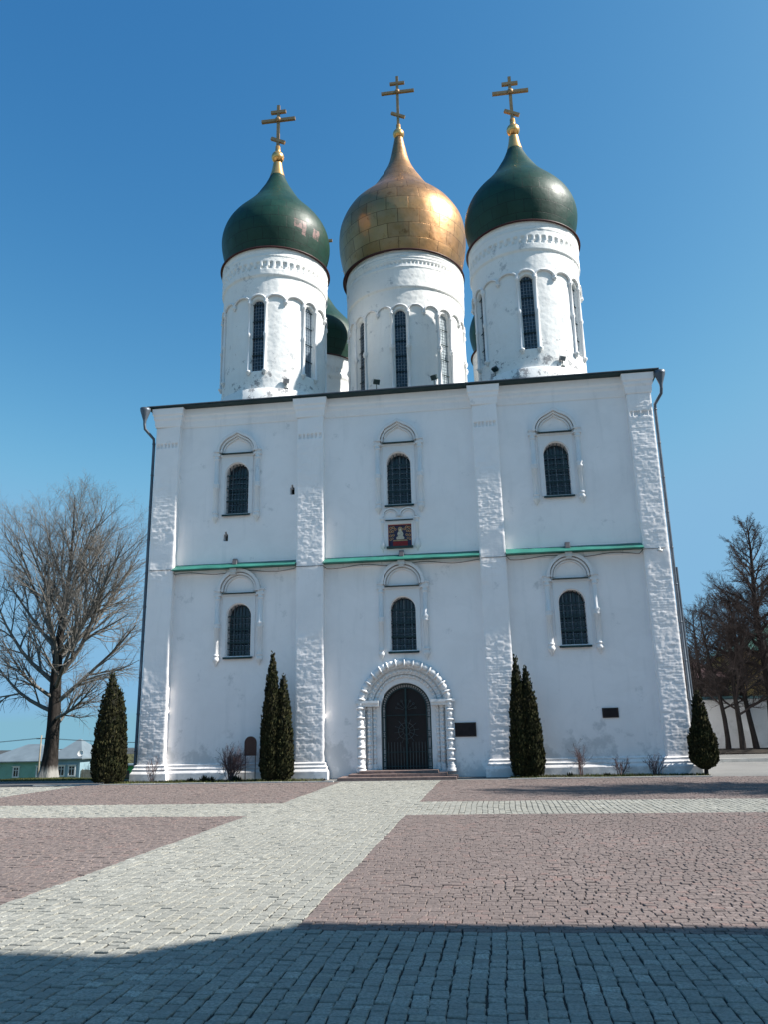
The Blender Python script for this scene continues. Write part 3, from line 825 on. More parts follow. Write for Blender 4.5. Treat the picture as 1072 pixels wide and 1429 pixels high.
make_drum(-3.36, 9.0, 2.92, 8, 0.0, 14.5, 15.0, 15.9, 20.52, 20.40, 20.74, 21.64, (22.86, 22.97, .06, 0), 23.60, 5.4, 7.6, 560, .036, [(23.05, .05, .03), (23.2, .05, .03), (23.38, .06, .035), (22.70, .07, .025)], 96, 18.59, .10, WHITE_DRUM, None)
make_dome(-3.42, 9.0, MP, GOLD_DOME, 3.14, 23.62, None, (32.76, .31), (33.0, 36.6, (35.55, .93), (36.14, .41), (34.02, .41)), 'large gilded copper onion dome in the middle', 128)

# downpipes
def downpipe(pts, fx, fy, name='downpipe'):
    b = MB(); b.tube(pts, .055, 10)
    P = np.array(pts)
    for z in np.arange(1.0, 12.5, 1.25):
        x = np.interp(z, P[::-1, 2], P[::-1, 0]); y = np.interp(z, P[::-1, 2], P[::-1, 1])
        b.lathe([(.056, -.02), (.066, -.02), (.066, .02), (.056, .02)], (x, y, z), 10)
    p = b.build(name, STEEL, church)
    b = MB()
    b.lathe([(.05, -.62), (.06, -.45), (.19, -.05), (.20, .05), (.17, .05), (.02, -.40)], (fx, fy, 13.52), 14)
    b.build('funnel', STEEL, p)
downpipe([(-12.62, -.30, 12.95), (-12.60, -.28, 12.75), (-12.38, .06, 12.45), (-12.37, .08, 12.2), (-12.36, .08, 6), (-12.37, .08, .35), (-12.46, -.05, .22)], -12.62, -.30)
downpipe([(6.46, -.16, 12.95), (6.44, -.12, 12.75), (6.24, .12, 12.45), (6.23, .13, 12.2), (6.22, .13, 6), (6.23, .13, .35), (6.33, .0, .22)], 6.46, -.16)
b = MB(); b.tube([(6.33, .26, 6.6), (6.33, .26, 3), (6.34, .26, .6)], .045, 8); b.build('downpipe', STEEL, church)
# cable strung along the facade
b = MB(); pts = []
for x in np.arange(-12.25, 6.1, .12):
    inp = any(XE[2 * k] - .03 <= x <= XE[2 * k + 1] + .03 for k in range(4))
    y = -.03 if inp else WY - .135
    z = 7.30 if inp and x < -11 else (7.19 if inp else 7.13 + .05 * math.cos(x * 2.9))
    if inp and x > 5: z = 7.22
    pts.append((x, y, z))
b.tube(pts, .010, 5); b.build('cable', BLACK, church)

# ------------------------------------------------------------------ ground
def sstep(x, a, b_):
    t = np.clip((x - a) / (b_ - a), 0, 1); return t * t * (3 - 2 * t)
def ground_z(x, y):
    x = np.asarray(x, float); y = np.asarray(y, float)
    wl = 1 - sstep(x, -13, 0)
    fall = 0.060 * np.clip(y - 3, 0, 95) + 0.017 * np.clip(y - 98, 0, None)
    z = -0.06 - wl * fall - (1 - wl) * 0.017 * np.clip(y - 60, 0, None)
    z += 0.22 * np.exp(-(((x + 28.2) / 4.2) ** 2 + ((y - 22.0) / 3.2) ** 2))
    far = np.clip((np.hypot(x, y) - 60) / 100, 0, 1)
    return z - far * 0.4
gx = np.unique(np.concatenate([-np.geomspace(40, 3000, 26), np.linspace(-40, 40, 81), np.geomspace(40, 3000, 26)]))
gy = np.unique(np.concatenate([-np.geomspace(42, 3000, 14), np.linspace(-42, 30, 73), np.linspace(30, 120, 46), np.geomspace(120, 3000, 24)]))
GX, GY = np.meshgrid(gx, gy)
b = MB(); b.grid(np.stack([GX, GY, ground_z(GX, GY)], -1), None, 0, True, True)
m, nt, bs = newmat('spring_grass_ground', 0.95, 0, 0.1)
co = objco(nt)
c = ramp(nt, noise(nt, co, 0.9, 8, 0.65), [(0.30, (0.075, 0.060, 0.035)), (0.52, (0.095, 0.095, 0.04)), (0.72, (0.06, 0.085, 0.028))])
nt.links.new(c, bs.inputs['Base Color']); bump(nt, bs, noise(nt, co, 14, 6), 0.6, 0.04)
tag(b.build('ground', m), kind='structure')

def asphalt(name, c):
    m, nt, bs = newmat(name, 0.9, 0, 0.2)
    co = objco(nt)
    k = mix(nt, ramp(nt, noise(nt, co, 0.6, 6, .6), [(.3, 0.0), (.7, 1.0)]), tuple(x * .82 for x in c), tuple(x * 1.15 for x in c))
    k = mix(nt, ramp(nt, noise(nt, co, 60, 2), [(.35, .6), (.65, 0.0)]), k, tuple(x * .7 for x in c))
    nt.links.new(k, bs.inputs['Base Color']); bump(nt, bs, noise(nt, co, 70, 3), 0.5, 0.008)
    return m
ASPH = asphalt('asphalt', (0.095, 0.095, 0.095)); ASPH2 = asphalt('pale_asphalt', (0.17, 0.17, 0.165))
PALE_C, PINK_C = (0.322, 0.318, 0.282), (0.212, 0.171, 0.157)
BED = asphalt('joint_sand', (0.045, 0.042, 0.039))
def sheet(name, x0, x1, y0, y1, z, mat, kind='structure', n=(2, 2)):
    b = MB(); X, Y = np.meshgrid(np.linspace(x0, x1, n[0]), np.linspace(y0, y1, n[1]))
    b.grid(np.stack([X, Y, np.full(X.shape, z)], -1), None, 0, False, True)
    return tag(b.build(name, mat), kind=kind)
sheet('paving_bed', -30, 30, -45, -1.24, -0.013, BED)
sheet('road', 6.35, 60, -1.24, 7.6, -0.020, ASPH2)
sheet('path', -60, -12.9, -1.24, 1.7, -0.022, ASPH)
sheet('forecourt', -5.6, .35, -1.24, 0.2, -0.006, ASPH2)
PAVE_BOUNCE = asphalt('bounce_paving', (0.34, 0.335, 0.31))  # unseen outer paving, added pale to bounce light onto the facade
for x0, x1, y0, y1 in ((14.0, 60, -60, -1.24), (-60, -22.0, -60, -1.24), (-22.0, 14.0, -60, -31.0)):
    sheet('square', x0, x1, y0, y1, -0.005, PAVE_BOUNCE)

def stone_mat(name, c, var, warm):
    m, nt, bs = newmat(name, 0.85, 0, 0.22)
    g = nt.nodes.new('ShaderNodeNewGeometry').outputs['Random Per Island']
    co = objco(nt)
    k = ramp(nt, g, [(0.0, tuple(x * (1 - var) for x in c)), (0.45, c), (0.80, tuple(min(1, x * (1 + var * .55)) for x in c)), (0.90, tuple(min(1, x * y) for x, y in zip(c, warm))), (0.97, tuple(min(1, x * (1 + var * 1.2)) for x in c)), (1.0, tuple(min(1, x * (1 + var * 2.2)) for x in c))])
    k = mix(nt, ramp(nt, noise(nt, co, 0.35, 5, .6), [(.35, 0.0), (.72, .75)]), k, tuple(x * .78 for x in c))
    k = mix(nt, ramp(nt, noise(nt, co, 1.1, 7, .7), [(.60, 0.0), (.72, .45)]), k, tuple(x * .68 for x in c))
    k = mix(nt, ramp(nt, noise(nt, co, 45, 5, .7), [(.38, .85), (.60, 0.0)]), k, tuple(x * .55 for x in c))
    nt.links.new(k, bs.inputs['Base Color'])
    n1 = bump(nt, bs, noise(nt, co, 26, 5, .65), 0.8, 0.012)
    bump(nt, bs, noise(nt, co, 120, 3, .6), 0.35, 0.003, n1)
    return m
PALE_ST = stone_mat('pale_granite_setts', tuple(x * 1.05 for x in PALE_C), .23, (1.05, 1.0, .92))
PINK_ST = stone_mat('pink_granite_setts', PINK_C, .20, (1.25, 1.02, .98))
def setts(along_y, x0, x1, y0, y1, wid, lmin, lmax, inside, gap, jit, gap2=None):
    gap2 = gap2 or gap
    """outlines of stones laid in rows; returns corners (n,4,2)"""
    out = []
    if along_y: a0, a1, s0, s1 = x0, x1, y0, y1
    else: a0, a1, s0, s1 = y0, y1, x0, x1
    rows = max(1, round((a1 - a0) / wid)); wd = (a1 - a0) / rows
    for r in range(rows):
        n = int((s1 - s0) / ((lmin + lmax) / 2)) + 1
        L = rng.uniform(lmin, lmax, n); e = np.concatenate([[0], np.cumsum(L)]); e = e * (s1 - s0) / e[-1] + s0
        a = a0 + r * wd
        A = np.full(n, a + gap); B = np.full(n, a + wd - gap); S0 = e[:-1] + gap2; S1 = e[1:] - gap2
        if along_y: q = np.stack([np.stack([A, S0], -1), np.stack([B, S0], -1), np.stack([B, S1], -1), np.stack([A, S1], -1)], 1)
        else: q = np.stack([np.stack([S0, A], -1), np.stack([S1, A], -1), np.stack([S1, B], -1), np.stack([S0, B], -1)], 1)
        out.append(q)
    Q = np.concatenate(out)
    c = Q.mean(1)
    Q = Q[inside(c[:, 0], c[:, 1])]
    c = Q.mean(1, keepdims=True)
    # the wavy hand-laid rows, plus a little of each stone's own irregularity
    Q = Q + 0.011 * np.stack([np.sin(c[..., 1] * 2.1 + 1.7 * np.sin(c[..., 0] * 1.3)), np.sin(c[..., 0] * 2.4 + 1.5 * np.sin(c[..., 1] * 1.7))], -1)
    return Q + rng.uniform(-jit, jit, Q.shape)
def lay(b, Q, bev, zv):
    n = len(Q)
    c = Q.mean(1, keepdims=True)
    d = Q - c
    L = np.linalg.norm(d, axis=2, keepdims=True)
    T = c + d * (1 - bev * rng.uniform(.7, 1.5, (n, 4, 1)) / L)
    zt = rng.normal(0, zv, (n, 1)) + rng.normal(0, zv * .45, (n, 4))
    V = np.zeros((n, 12, 3))
    V[:, 0:4, :2] = Q; V[:, 0:4, 2] = -0.035
    V[:, 4:8, :2] = Q; V[:, 4:8, 2] = zt - 0.006
    V[:, 8:12, :2] = T; V[:, 8:12, 2] = zt
    f = [(8, 9, 10, 11)]
    for i in range(4):
        j = (i + 1) % 4
        f += [(i, j, j + 4, i + 4), (i + 4, j + 4, j + 8, i + 8)]
    F = (np.arange(n)[:, None, None] * 12 + np.array(f)[None]).reshape(-1, 4)
    b.add(V.reshape(-1, 3), F, 0, False)
PX0, PX1, SY0, SY1, FY = -4.92, -1.77, -11.1, -8.4, -19.9
in_pale_strip = lambda x, y: ((y > SY0) & (y < SY1))
b = MB()
lay(b, setts(True, -8, 6, -31, FY, .116, .085, .150, lambda x, y: x < 99, .0042, .0080, .0068), .008, .0026)
lay(b, setts(True, PX0, PX1, FY, SY0, .112, .075, .14, lambda x, y: x < 99, .0036, .0105), .007, .0026)
lay(b, setts(True, PX0, PX1, SY1, -1.26, .112, .075, .14, lambda x, y: x < 99, .0036, .0105), .007, .0026)
lay(b, setts(True, -22, 14, SY0, SY1, .112, .085, .15, lambda x, y: x < 99, .0052, .005), .007, .0028)
lay(b, setts(True, -22, -13.45, SY1, -1.8, .15, .11, .17, lambda x, y: y < -1.8, .005, .006), .011, .0035)
tag(b.build('pale_paving', PALE_ST), kind='structure')
b = MB()
for (x0, x1, y0, y1) in ((-22, PX0, FY, SY0), (PX1, 14, FY, SY0), (-13.45, PX0, SY1, -1.42), (PX1, 14, SY1, -1.26)):
    lay(b, setts(False, x0, x1, y0, y1, .088, .070, .135, lambda x, y: x < 99, .0026, .0080), .006, .0026)
tag(b.build('pink_paving', PINK_ST), kind='structure')
# flush stone kerb in front of the grass strip
KERB = simple('pale_kerb_stone', (0.42, 0.42, 0.40), 0.85, 0, .15, 3, .2)
b = MB()
for x0, x1, y in ((-15.2, -5.15, -1.33), (.30, 6.3, -1.16)):
    n = int((x1 - x0) / .8)
    for i in range(n):
        a = x0 + (x1 - x0) * i / n
        b.box(a + .004, a + (x1 - x0) / n - .004, y - .07 + rng.uniform(-.006, .006), y + .05, -.05, .025 + rng.uniform(-.004, .006))
tag(b.build('kerb', KERB), kind='structure')
b = MB()
for i in range(40):
    b.box(6.9 + i, 7.9 + i - .006, 7.6, 7.75, -.1, .12)
tag(b.build('kerb', KERB), kind='structure')
sheet('pavement', 6.9, 60, 7.75, 13.4, .06, ASPH2)
SOIL = simple('dark_soil', (0.022, 0.018, 0.014), .95, 0, .4, 4, .5)
b = MB()
X, Y = np.meshgrid(np.linspace(6.9, 60, 120), np.linspace(13.4, 16.3, 12))
Zs = .10 + .18 * np.sin((Y - 13.4) / 2.9 * PI) ** 1 + np.array([[mnoise.noise(Vector((x * 1.2, y * 1.2, 0))) * .05 for x in r] for r in np.stack([X, Y], -1)[..., 0]]) * 0
b.grid(np.stack([X, Y, Zs], -1), None, 0, True, True)
tag(b.build('verge', SOIL), kind='structure')
# soil and thin grass at the foot of the wall
def blades(name, regions, n, h, mats):
    b = MB()
    for (x0, x1, y0, y1, zf) in regions:
        k = int(n * (x1 - x0) * (y1 - y0))
        x = rng.uniform(x0, x1, k); y = rng.uniform(y0, y1, k)
        z = zf(x, y); hh = h * rng.uniform(.4, 1.3, k); a = rng.uniform(0, 2 * PI, k)
        wv = .010 + .008 * rng.random(k)
        lean = rng.normal(0, .4, (k, 2)) * hh[:, None]
        V = np.zeros((k, 3, 3))
        V[:, 0] = np.stack([x - wv * np.cos(a), y - wv * np.sin(a), z - .01], -1)
        V[:, 1] = np.stack([x + wv * np.cos(a), y + wv * np.sin(a), z - .01], -1)
        V[:, 2] = np.stack([x + lean[:, 0], y + lean[:, 1], z + hh], -1)
        b.add(V.reshape(-1, 3), np.arange(k * 3).reshape(k, 3))
    return tag(b.build(name, mats), kind='stuff')
m, nt, bs = newmat('grass_blade', 0.9, 0, 0.1)
nt.links.new(ramp(nt, nt.nodes.new('ShaderNodeNewGeometry').outputs['Random Per Island'], [(0, (0.10, 0.085, 0.045)), (.5, (0.075, 0.085, 0.03)), (1, (0.055, 0.085, 0.022))]), bs.inputs['Base Color'])
GRASS = m
bed = lambda x, y: np.full_like(x, .015)
for x0, x1 in ((-12.9, -5.65), (.4, 6.3)):
    b = MB(); X, Y = np.meshgrid(np.linspace(x0, x1, 60), np.linspace(-1.28 if x0 < -6 else -1.11, 0.4, 12))
    b.grid(np.stack([X, Y, .015 + .02 * np.sin(X * 2.3) * np.sin(Y * 3)], -1), None, 0, True, True)
    tag(b.build('flower_bed', simple('bed_soil', (0.055, 0.045, 0.03), .95, 0, .4, 5, .5)), kind='structure')
blades('grass', [(-12.9, -5.65, -1.27, 0.1, bed), (.4, 6.3, -1.1, 0.1, bed)] * 3 + [(-42, -14.2, 1.75, 30, ground_z)], 160, .05, GRASS)

# distant wooded ridge
b = MB()
X = np.linspace(-900, 500, 220)
for row in range(1):
    yb = np.array([0, 40, 90, 200, 420.])
    G = np.zeros((5, 220, 3))
    for i, (yy, f) in enumerate(zip(yb, (0, .75, 1, 1.05, 0))):
        G[i, :, 0] = X; G[i, :, 1] = 640 + yy
        G[i, :, 2] = ground_z(X, np.full_like(X, 640 + yy)) - .5 + f * (5.2 + np.array([mnoise.fractal(Vector((x * .02, 0, i)), 1, 2, 5) for x in X]) * 1.0)
    b.grid(G, None, 0, True, True)
tag(b.build('hills', simple('wooded_ridge', (0.045, 0.05, 0.05), .95, 0, .3, .05, .4)), kind='structure')

# ------------------------------------------------------------------ things on and in front of the church
def plaque(x0, x1, z0, z1, label):
    b = MB(); y = WY
    b.box(x0, x1, y - .045, y + .01, z0, z1)
    b.ring([(x0 + .02, z0 + .02), (x0 + .02, z1 - .02), (x1 - .02, z1 - .02), (x1 - .02, z0 + .02), (x0 + .02, z0 + .02)],
           [(x0 + .035, z0 + .035), (x0 + .035, z1 - .035), (x1 - .035, z1 - .035), (x1 - .035, z0 + .035), (x0 + .035, z0 + .035)], y - .052, y - .046, 1)
    for sx in (x0 + .03, x1 - .03):
        for sz in (z0 + .03, z1 - .03): b.lathe([(.012, 0), (.010, .012), (0, .014)], (sx, y - .046, sz), 8, Matrix.Rotation(rad(90), 3, 'X'), 1)
    return tag(b.build('wall_plaque', [PLAQUE, PLAQUE_TXT]), label, 'plaque')
plaque(-1.45, -.63, 1.26, 1.71, 'large dark bronze plaque on the white wall right beside the portal')
plaque(3.47, 3.98, 1.76, 2.07, 'small dark plaque alone on the white wall of the right bay')

board = empty('information_board', (-8.16, -.35, 0), 'brown arched board on two thin posts before the wall', 'sign')
b = MB(); P = [(-.205, .80), (-.205, 1.22)] + [(.205 * math.cos(a), 1.22 + .20 * math.sin(a)) for a in np.linspace(PI, 0, 15)[1:-1]] + [(.205, 1.22), (.205, .80)]
b.prism(P, -.012, .012); b.ring(P + [P[0]], [(x * .93, .815 + (z - .80) * .955) for x, z in P + [P[0]]], -.02, .02)
b.build('panel', BROWN, board, local=True)
for s in (-1, 1):
    b = MB(); b.tube([(s * .17, .02, -.05), (s * .17, .02, .82)], .014, 8, 0, True, True); b.build('post', STEEL if False else BROWN, board, local=True)

def floodlight_pair(x, label, first=[None]):
    t = empty('floodlight', (x, WY - .13, 7.26), label, 'floodlight', 'floodlights along the green ledges')
    b = MB(); b.box(-.085, .085, -.10, .02, .10, .36, Matrix.Rotation(rad(-20), 4, 'X')); b.box(-.07, .07, -.112, -.101, .12, .34, Matrix.Rotation(rad(-20), 4, 'X'), 1)
    b.build('lamp', [LAMP_GREY, LAMP_GLASS], t, local=True)
    b = MB(); b.box(-.12, .12, -.20, -.01, -.17, -.02); b.box(-.09, .09, -.17, -.03, -.24, -.171); b.box(-.10, .10, -.17, -.04, -.022, -.008)
    b.build('control_box', LAMP_WHITE, t, local=True)
    b = MB(); b.tube([(-.05, -.03, -.02), (-.05, -.03, .14)], .012, 6); b.tube([(.05, -.03, -.02), (.05, -.03, .14)], .012, 6); b.build('bracket', IRON, t, local=True)
    return t
floodlight_pair(-9.05, 'small grey floodlight with white box on the left green ledge')
floodlight_pair(-2.94, 'small grey floodlight with white box below the painted icon')
floodlight_pair(2.80, 'small grey floodlight with white box on the right green ledge')
def roof_lamp(loc, rz, tilt, label, grp='floodlights around the drums', mat=None):
    t = empty('floodlight', loc, label, 'floodlight', grp)
    t.rotation_euler = (0, 0, rz)
    b = MB(); M = Matrix.Translation((0, 0, .34)) @ Matrix.Rotation(tilt, 4, 'X')
    b.box(-.115, .115, -.055, .055, -.09, .09, M); b.box(-.10, .10, .056, .064, -.075, .075, M, 1)
    b.build('lamp', [mat or IRON, GLASS], t, local=True)
    b = MB(); b.tube([(0, 0, 0), (0, 0, .28)], .018, 6); b.box(-.08, .08, -.05, .05, -.01, .02); b.build('bracket', IRON, t, local=True)
roof_lamp((-3.70, -.12, 13.69), rad(25), rad(35), 'dark floodlight on the roof edge left of the middle drum window')
roof_lamp((-1.52, -.12, 13.69), rad(-25), rad(35), 'dark floodlight on the roof edge right of the middle drum window')
roof_lamp((-8.80 + 2.33 * math.sin(rad(28)), 4 - 2.33 * math.cos(rad(28)), 15.0), rad(28), rad(20), 'grey floodlight at the foot of the left drum', mat=LAMP_GREY)
roof_lamp((2.34 + 2.33 * math.sin(rad(27)), 4 - 2.33 * math.cos(rad(27)), 15.02), rad(27), rad(30), 'grey floodlight on the right foot of the right drum', mat=LAMP_GREY)
roof_lamp((2.34 + 2.33 * math.sin(rad(-42)), 4 - 2.33 * math.cos(rad(-42)), 14.95), rad(-42), rad(60), 'dark floodlight on the left foot of the right drum')
b = MB(); b.tube([(0, 0, 0), (0, -.14, -.02), (0, -.16, -.10)], .02, 6); b.tube([(.06, -.16, -.14), (-.10, -.20, -.11)], .045, 10, 0, True, True)
tag(b.build('security_camera', LAMP_WHITE, None, (5.78, -.02, 7.24)), 'small white security camera high on the right pilaster', 'camera')

# ------------------------------------------------------------------ vegetation
def bark_mat(name, lo, hi, white=None):
    m, nt, bs = newmat(name, 0.9, 0, 0.15)
    co = objco(nt)
    mp = nd(nt, 'ShaderNodeMapping'); mp.inputs['Scale'].default_value = (6, 6, 1.2); nt.links.new(co, mp.inputs['Vector'])
    c = ramp(nt, noise(nt, mp.outputs[0], 2.5, 6, .65), [(.32, lo), (.68, hi)])
    if white:
        sep = nt.nodes.new('ShaderNodeSeparateXYZ'); nt.links.new(co, sep.inputs[0])
        ad = nd(nt, 'ShaderNodeMath', operation='MULTIPLY_ADD'); ad.inputs[1].default_value = .35
        nt.links.new(noise(nt, mp.outputs[0], 2.0, 4), ad.inputs[0]); nt.links.new(sep.outputs[2], ad.inputs[2])
        f = ramp(nt, ad.outputs[0], [((white + .17) / 2, 1.0), ((white + .21) / 2, 0.0)])
        hv = nd(nt, 'ShaderNodeMath', operation='MULTIPLY'); hv.inputs[1].default_value = .5
        nt.links.new(ad.outputs[0], hv.inputs[0])
        f = ramp(nt, hv.outputs[0], [((white + .05) / 2, .75), ((white + .30) / 2, 0.0)])
        c = mix(nt, f, c, (.36, .35, .33))
    nt.links.new(c, bs.inputs['Base Color']); bump(nt, bs, noise(nt, mp.outputs[0], 5, 5), 0.8, 0.03)
    return m
BARK_POPLAR = bark_mat('grey_poplar_bark', (0.014, 0.012, 0.011), (0.045, 0.039, 0.035), white=.40)
TWIG_POPLAR = bark_mat('grey_poplar_branches', (0.10, 0.093, 0.085), (0.225, 0.21, 0.19))
BARK_LIME = bark_mat('dark_lime_bark', (0.012, 0.010, 0.010), (0.034, 0.029, 0.028))
TWIG_LIME = bark_mat('dark_lime_twigs', (0.024, 0.020, 0.021), (0.052, 0.042, 0.040))
TWIG_RED = bark_mat('reddish_shrub_twigs', (0.075, 0.05, 0.05), (0.16, 0.11, 0.11))

def unit(v):
    return v / (np.linalg.norm(v) + 1e-9)
def branch_path(r, p, d, L, nseg, wob, up):
    P = [p]
    d = unit(d)
    for i in range(nseg):
        d = unit(d + r.normal(0, wob, 3) + np.array((0, 0, up / nseg)))
        P.append(P[-1] + d * L / nseg)
    return np.array(P)
def ramify(r, b, p, d, L, R, level, cfg, mat=0):
    nseg = (7, 6, 5, 3, 2)[min(level, 4)]
    P = branch_path(r, p, d, L, nseg, cfg['wob'][level], cfg['up'][level])
    rr = np.linspace(R, max(cfg['tip'], R * (.22 if level < 3 else .5)), nseg + 1)
    b.tube(P, rr, (8, 6, 5, 3, 3)[min(level, 4)])
    if level >= cfg['levels']: return
    n = int(cfg['n'][level] * r.uniform(.8, 1.2))
    for k in range(n):
        t = cfg['start'][level] + (1 - cfg['start'][level]) * (k + r.uniform(.1, .9)) / n
        f = t * nseg; i = min(int(f), nseg - 1)
        q = P[i] + (P[i + 1] - P[i]) * (f - i)
        dd = unit(P[i + 1] - P[i])
        ax = unit(np.cross(dd, r.normal(0, 1, 3)))
        ang = r.normal(cfg['ang'][level], .13)
        nd_ = dd * math.cos(ang) + ax * math.sin(ang)
        l = L * cfg['ratio'][level] * (1.12 - cfg['taper'][level] * t) * r.uniform(.75, 1.25)
        ramify(r, b, q, nd_, l, min(np.interp(f, np.arange(nseg + 1), rr) * .72, R * .6) * r.uniform(.7, 1), level + 1, cfg)

def poplar(loc, label):
    r = np.random.default_rng(21)
    t = empty('bare_tree', loc, label, 'tree')
    tr = MB(); cr = MB()
    zs = np.array([-.3, .05, .4, 1.0, 2.0, 3.0, 4.0, 5.2, 6.6, 8.2, 10.0, 11.8])
    P = np.stack([.0 + .05 * np.sin(zs * .9) + .02 * zs, .05 * np.cos(zs * .7), zs], -1)
    R = np.array([.47, .40, .32, .27, .245, .235, .215, .17, .12, .075, .04, .015])
    G = 20; th = np.arange(G + 1) * 2 * PI / G
    ring = []
    for p, q in zip(P, R):
        fl = 1 + .13 * np.sin(th * 5 + p[2] * .3) * np.exp(-max(0, p[2]) * .5) + np.array([.05 * mnoise.noise(Vector((math.cos(a) * 2, math.sin(a) * 2, p[2] * 2))) for a in th])
        fl[-1] = fl[0]
        ring.append(np.stack([p[0] + q * fl * np.cos(th), p[1] + q * fl * np.sin(th), np.full(G + 1, p[2])], -1))
    tr.grid(np.array(ring))
    cfg = dict(levels=3, n=(11, 9, 8), start=(.16, .15, .12), ang=(.58, .60, .65), ratio=(.52, .50, .50), taper=(.50, .42, .38),
               wob=(.06, .08, .11, .15), up=(.34, .28, .18, .08), tip=.0021)
    limbs = [(1.9, 95, 1.25, 3.3, .10), (2.3, -30, 1.25, 3.7, .12), (2.6, 170, 1.15, 4.6, .15), (2.9, 20, 1.05, 5.0, .16), (3.1, 240, 1.1, 3.8, .13), (3.3, 130, 1.0, 4.6, .13), (3.5, -55, .95, 4.8, .15),
             (3.7, 190, .90, 5.6, .17), (3.9, 8, .80, 6.2, .18), (4.1, 290, .80, 5.0, .14), (4.4, 150, .74, 6.0, .17), (4.6, 40, .70, 6.0, .16), (4.9, -20, .74, 5.7, .16), (5.2, 210, .66, 5.7, .15), (5.0, 185, .80, 5.4, .14), (5.4, 5, .80, 5.2, .13), (5.5, 100, .5, 5.4, .13),
             (5.8, 330, .52, 5.6, .14), (6.3, 170, .55, 5.0, .12), (6.8, 10, .55, 4.5, .11), (7.4, 250, .48, 4.1, .09), (7.0, 195, .62, 4.2, .09), (8.0, 0, .38, 4.0, .08), (8.8, 140, .36, 3.2, .06), (9.6, 300, .35, 2.6, .05)]
    for z, az, inc, L, R_ in limbs:
        a = rad(az + r.normal(0, 8)); p = np.array([np.interp(z, P[:, 2], P[:, 0]), np.interp(z, P[:, 2], P[:, 1]), z])
        d = np.array([math.sin(inc) * math.cos(a), math.sin(inc) * math.sin(a), math.cos(inc)])
        c2 = dict(cfg)
        if inc > 1.0: c2 = dict(cfg, up=(.55, .1, -.15, -.35))
        ramify(r, cr, p, d, L * .90, R_ * .62, 0, c2)
    ramify(r, cr, P[8], np.array((.03, 0, 1.)), 4.4, .08, 0, dict(cfg, n=(10, 9, 7), up=(.1, .3, .2, .1)))
    t.scale = (1.58, 1.58, 1.58)
    tr.build('trunk', BARK_POPLAR, t, local=True)
    cr.build('crown', TWIG_POPLAR, t, local=True)
    return t
tree1 = poplar((-28.2, 22.0, -1.08), 'tall bare grey tree with whitewashed trunk foot on the grassy mound')
b = MB()
r = np.random.default_rng(3)
for k in range(90):
    a, e = r.uniform(0, 2 * PI), r.uniform(-.5, .5)
    p = np.array((.16 * math.cos(a), .16 * math.sin(a), .10 * e)) * r.uniform(.3, 1.0)
    d = unit(r.normal(0, 1, 3) * (1, 1, .5)) * r.uniform(.08, .2)
    b.tube([p - d, p + d * .2 + r.normal(0, .01, 3), p + d], .009, 3)
tag(b.build('bird_nest', BLACK, None, (-26.36, 21.84, 13.6)), 'dark bird nest in the crown of the tall bare tree', 'nest')

def lime_tree(seed, h, R, clear, lean, spread, dens=1.0, loc=(0, 0, 0), label='', grp=None, conical=True):
    r = np.random.default_rng(seed)
    t = empty('bare_tree', loc, label, 'tree', grp)
    tr = MB(); cr = MB()
    n = 9
    zs = np.linspace(-.2, h, n)
    P = np.stack([lean * (zs.clip(0) / h) ** 1.4 + .10 * np.sin(zs * .8 + seed), .08 * np.cos(zs * .6 + seed), zs], -1)
    rr = R * (1 - zs.clip(0) / h) ** .8 + .012
    rr[0] *= 1.25
    tr.tube(P, rr, 12)
    cfg = dict(levels=3, n=(9 * dens, 7 * dens, 6), start=(.15, .12, .1), ang=(.62, .65, .7), ratio=(.42, .45, .5), taper=(.5, .4, .4),
               wob=(.05, .08, .11, .15), up=(.22, .18, .1, .05), tip=.0034)
    m = int((34 if conical else 22) * dens)
    for k in range(m):
        z = clear + (h * .96 - clear) * (k + .5) / m
        s = (1 - (z - clear) / (h - clear))
        L = spread * (.22 + .9 * s if conical else .35 + 1.0 * math.sin(PI * min(1, .25 + .75 * (1 - s))) ) * r.uniform(.8, 1.15)
        a = k * 2.4 + r.normal(0, .3); inc = (.62 + .45 * s if conical else .75 + .35 * s) + r.normal(0, .08)
        p = np.array([np.interp(z, zs, P[:, 0]), np.interp(z, zs, P[:, 1]), z])
        d = np.array([math.sin(inc) * math.cos(a), math.sin(inc) * math.sin(a), math.cos(inc)])
        ramify(r, cr, p, d, L, max(.02, np.interp(z, zs, rr) * .5), 0, cfg)
    tr.build('trunk', BARK_LIME, t, local=True); cr.build('crown', TWIG_LIME, t, local=True)
    return t
ROWG = 'bare trees in a row before the white wall'
lime_tree(31, 11.4, .24, 3.6, .1, 3.1, 1.15, (13.15, 14.3, .1), 'tallest bare dark tree at the right edge, rising above the others', ROWG)
T2 = lime_tree(32, 6.9, .115, 1.9, -.5, 2.0, 1.0, (11.0, 14.5, .1), 'slim leaning bare tree nearest the church corner in the row before the white wall', ROWG, False)
T3 = lime_tree(33, 7.3, .13, 1.6, .3, 2.2, 1.0, (11.55, 14.3, .1), 'forked bare tree, second from the church corner in the row before the white wall', ROWG, False)
lime_tree(34, 7.6, .13, 2.0, -.4, 2.3, 1.0, (12.3, 14.6, .1), 'bare tree just left of the tallest one in the row before the white wall', ROWG, False)
def again(src, loc, rz, sc, label, grp=ROWG):
    c = copy_tree(src); c.location = loc; c.rotation_euler = (0, 0, rz); c.scale = (sc, sc, sc); c['label'] = label; c['group'] = grp; return c
BEH = 'bare trees behind the white wall'
again(T2, (10.9, 17.8, 0), 5.2, .78, 'low bare tree just behind the white wall, nearest the church corner', BEH)
again(T3, (14.6, 17.9, 0), 0.7, .74, 'lowest bare tree just behind the white wall near the right edge', BEH)
again(T3, (11.3, 19.5, 0), 1.0, 1.05, 'bare bushy tree behind the white wall close to the church corner', BEH)
